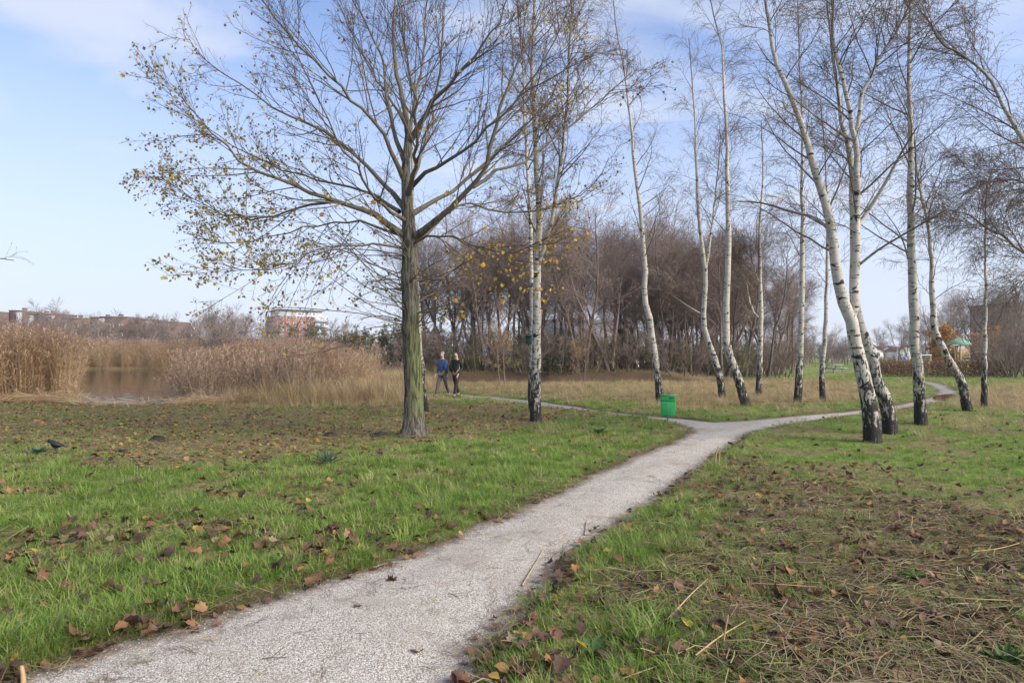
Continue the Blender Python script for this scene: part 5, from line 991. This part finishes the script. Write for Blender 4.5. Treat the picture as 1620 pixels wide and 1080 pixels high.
for a, b in (((1060, 990), (1120, 925)), ((1290, 925), (1380, 950)), ((1400, 905), (1560, 925)), ((1190, 935), (1300, 945)), ((1480, 960), (1600, 970)), ((1100, 1060), (1180, 1000)), ((1540, 880), (1620, 868)), ((1210, 1000), (1330, 1030))): stalk('long straw stalk lying in the mown patch', [(*a, .03), ((a[0] + b[0]) / 2, (a[1] + b[1]) / 2 + 4, .05), (*b, .03)], .0055)
for o in bpy.data.objects:
    if o.get('label') == 'long straw stalk lying in the mown patch': o['group'] = 'straw stalks in the mown patch'
# leafy weeds
def weed(label, px, py, n, L, w, mat, seed, up=.5, s=1.0):
    r = np.random.default_rng(seed); x, y = G(px, py); root = thing('leafy_plant', label, 'plant', (x, y, float(H(x, y)))); stems = []
    for k in range(n):
        az = k * 2.4 + r.normal(0, .2); el = r.uniform(.2, 1.0) * up + .15; m = 7; t = np.linspace(0, 1, m); ln = L * r.uniform(.6, 1.0); out = np.cos(el) * ln * t; zz = np.sin(el) * ln * t - .35 * ln * t ** 2 * (1 - up * .6) + .01
        wd = w * np.sin(np.pi * np.clip(t * .9 + .08, 0, 1)) * r.uniform(.8, 1.1) * (1 + .25 * (np.arange(m) % 2)); c, s_ = math.cos(az), math.sin(az)
        mid = np.column_stack([out * c, out * s_, zz]); sd_ = np.array([-s_, c, 0]); V = np.concatenate([mid - sd_ * wd[:, None] + [0, 0, .012], mid, mid + sd_ * wd[:, None] + [0, 0, .012]]); i = np.arange(m - 1)
        f_ = np.concatenate([np.stack([i, i + 1, i + 1 + m, i + m], 1), np.stack([i + m, i + m + 1, i + 1 + 2 * m, i + 2 * m], 1)]); ob('leaf', mesh('leaf', V, [f_], mat, True), root)
        stems.append(np.stack([[0, 0, -.02], mid[1] * .5, mid[2]]))
    ob('stem', tube_mesh('stem', [(np.array(stems), np.full((n, 3), .003), 4)], mat), root)
weed('blue-green spiky weed standing in the leaf litter left of the linden', 517, 738, 26, .30, .016, MAT['leafblue'], 1, 1.2)
weed('dark bluish weed beside the black bird', 58, 724, 26, .22, .022, MAT['leafblue'], 2, .8)
weed('small green weed right of the black bird', 188, 724, 9, .15, .03, MAT['leafgreen'], 3, .7)
weed('dark green dock weed in the mown straw at right', 1447, 922, 18, .13, .018, MAT['leafgreen'], 4, .5)
weed('nettle-like weed at the bottom right corner', 1592, 1062, 30, .15, .016, MAT['leafgreen'], 5, .9)
weed('small green weed in the straw near the right path edge', 940, 1040, 9, .12, .03, MAT['leafgreen'], 6, .6)
weed('broad dark green weed tuft on the bank left of the bin', 948, 690, 16, .30, .045, MAT['leafgreen'], 7, .8)
for k, (px, py) in enumerate([(600, 690), (523, 688), (250, 697)]):    # molehills
    r = np.random.default_rng(k); x, y = G(px, py); t = np.linspace(0, 1, 5); a = np.arange(14) * 2 * np.pi / 14; V = [[0, 0, .10]]
    for q in t[1:]: V += [[.22 * q * math.cos(b) * r.uniform(.85, 1.15), .18 * q * math.sin(b) * r.uniform(.85, 1.15), .10 * (1 - q ** 1.5) + r.normal(0, .012) - .02 * (q == 1)] for b in a]
    Fq = [[1 + i * 14 + j, 1 + i * 14 + (j + 1) % 14, 15 + i * 14 + (j + 1) % 14, 15 + i * 14 + j] for i in range(3) for j in range(14)]
    tag(ob('molehill', mesh('molehill', np.array(V), [np.array(Fq), np.array([[0, 1 + j, 1 + (j + 1) % 14] for j in range(14)])], flat('dark_soil', (.03, .022, .016), .95, .4, 25), True), None, (x, y, float(H(x, y)) - .005)), ['dark molehill just left of the linden foot', 'dark molehill farther left of the linden foot', 'dark molehill left in the leaf litter'][k], 'molehill', 'molehills')

# ------------------------------------------------------------------ the damp air
HZ = bpy.data.materials.new('haze'); HZ.use_nodes = True; ht = HZ.node_tree; ht.nodes.remove(ht.nodes['Principled BSDF'])
pv = ht.nodes.new('ShaderNodeVolumePrincipled'); pv.inputs['Color'].default_value = (.9, .93, .97, 1); pv.inputs['Density'].default_value = .0003; pv.inputs['Anisotropy'].default_value = .1
ht.links.new(pv.outputs[0], ht.nodes['Material Output'].inputs['Volume'])
hb = box_ob('haze', [(-1250, -30, -2.5, 1250, 1550, 34)], HZ); hb['kind'] = 'stuff'; hb['label'] = 'thin autumn haze over the park'
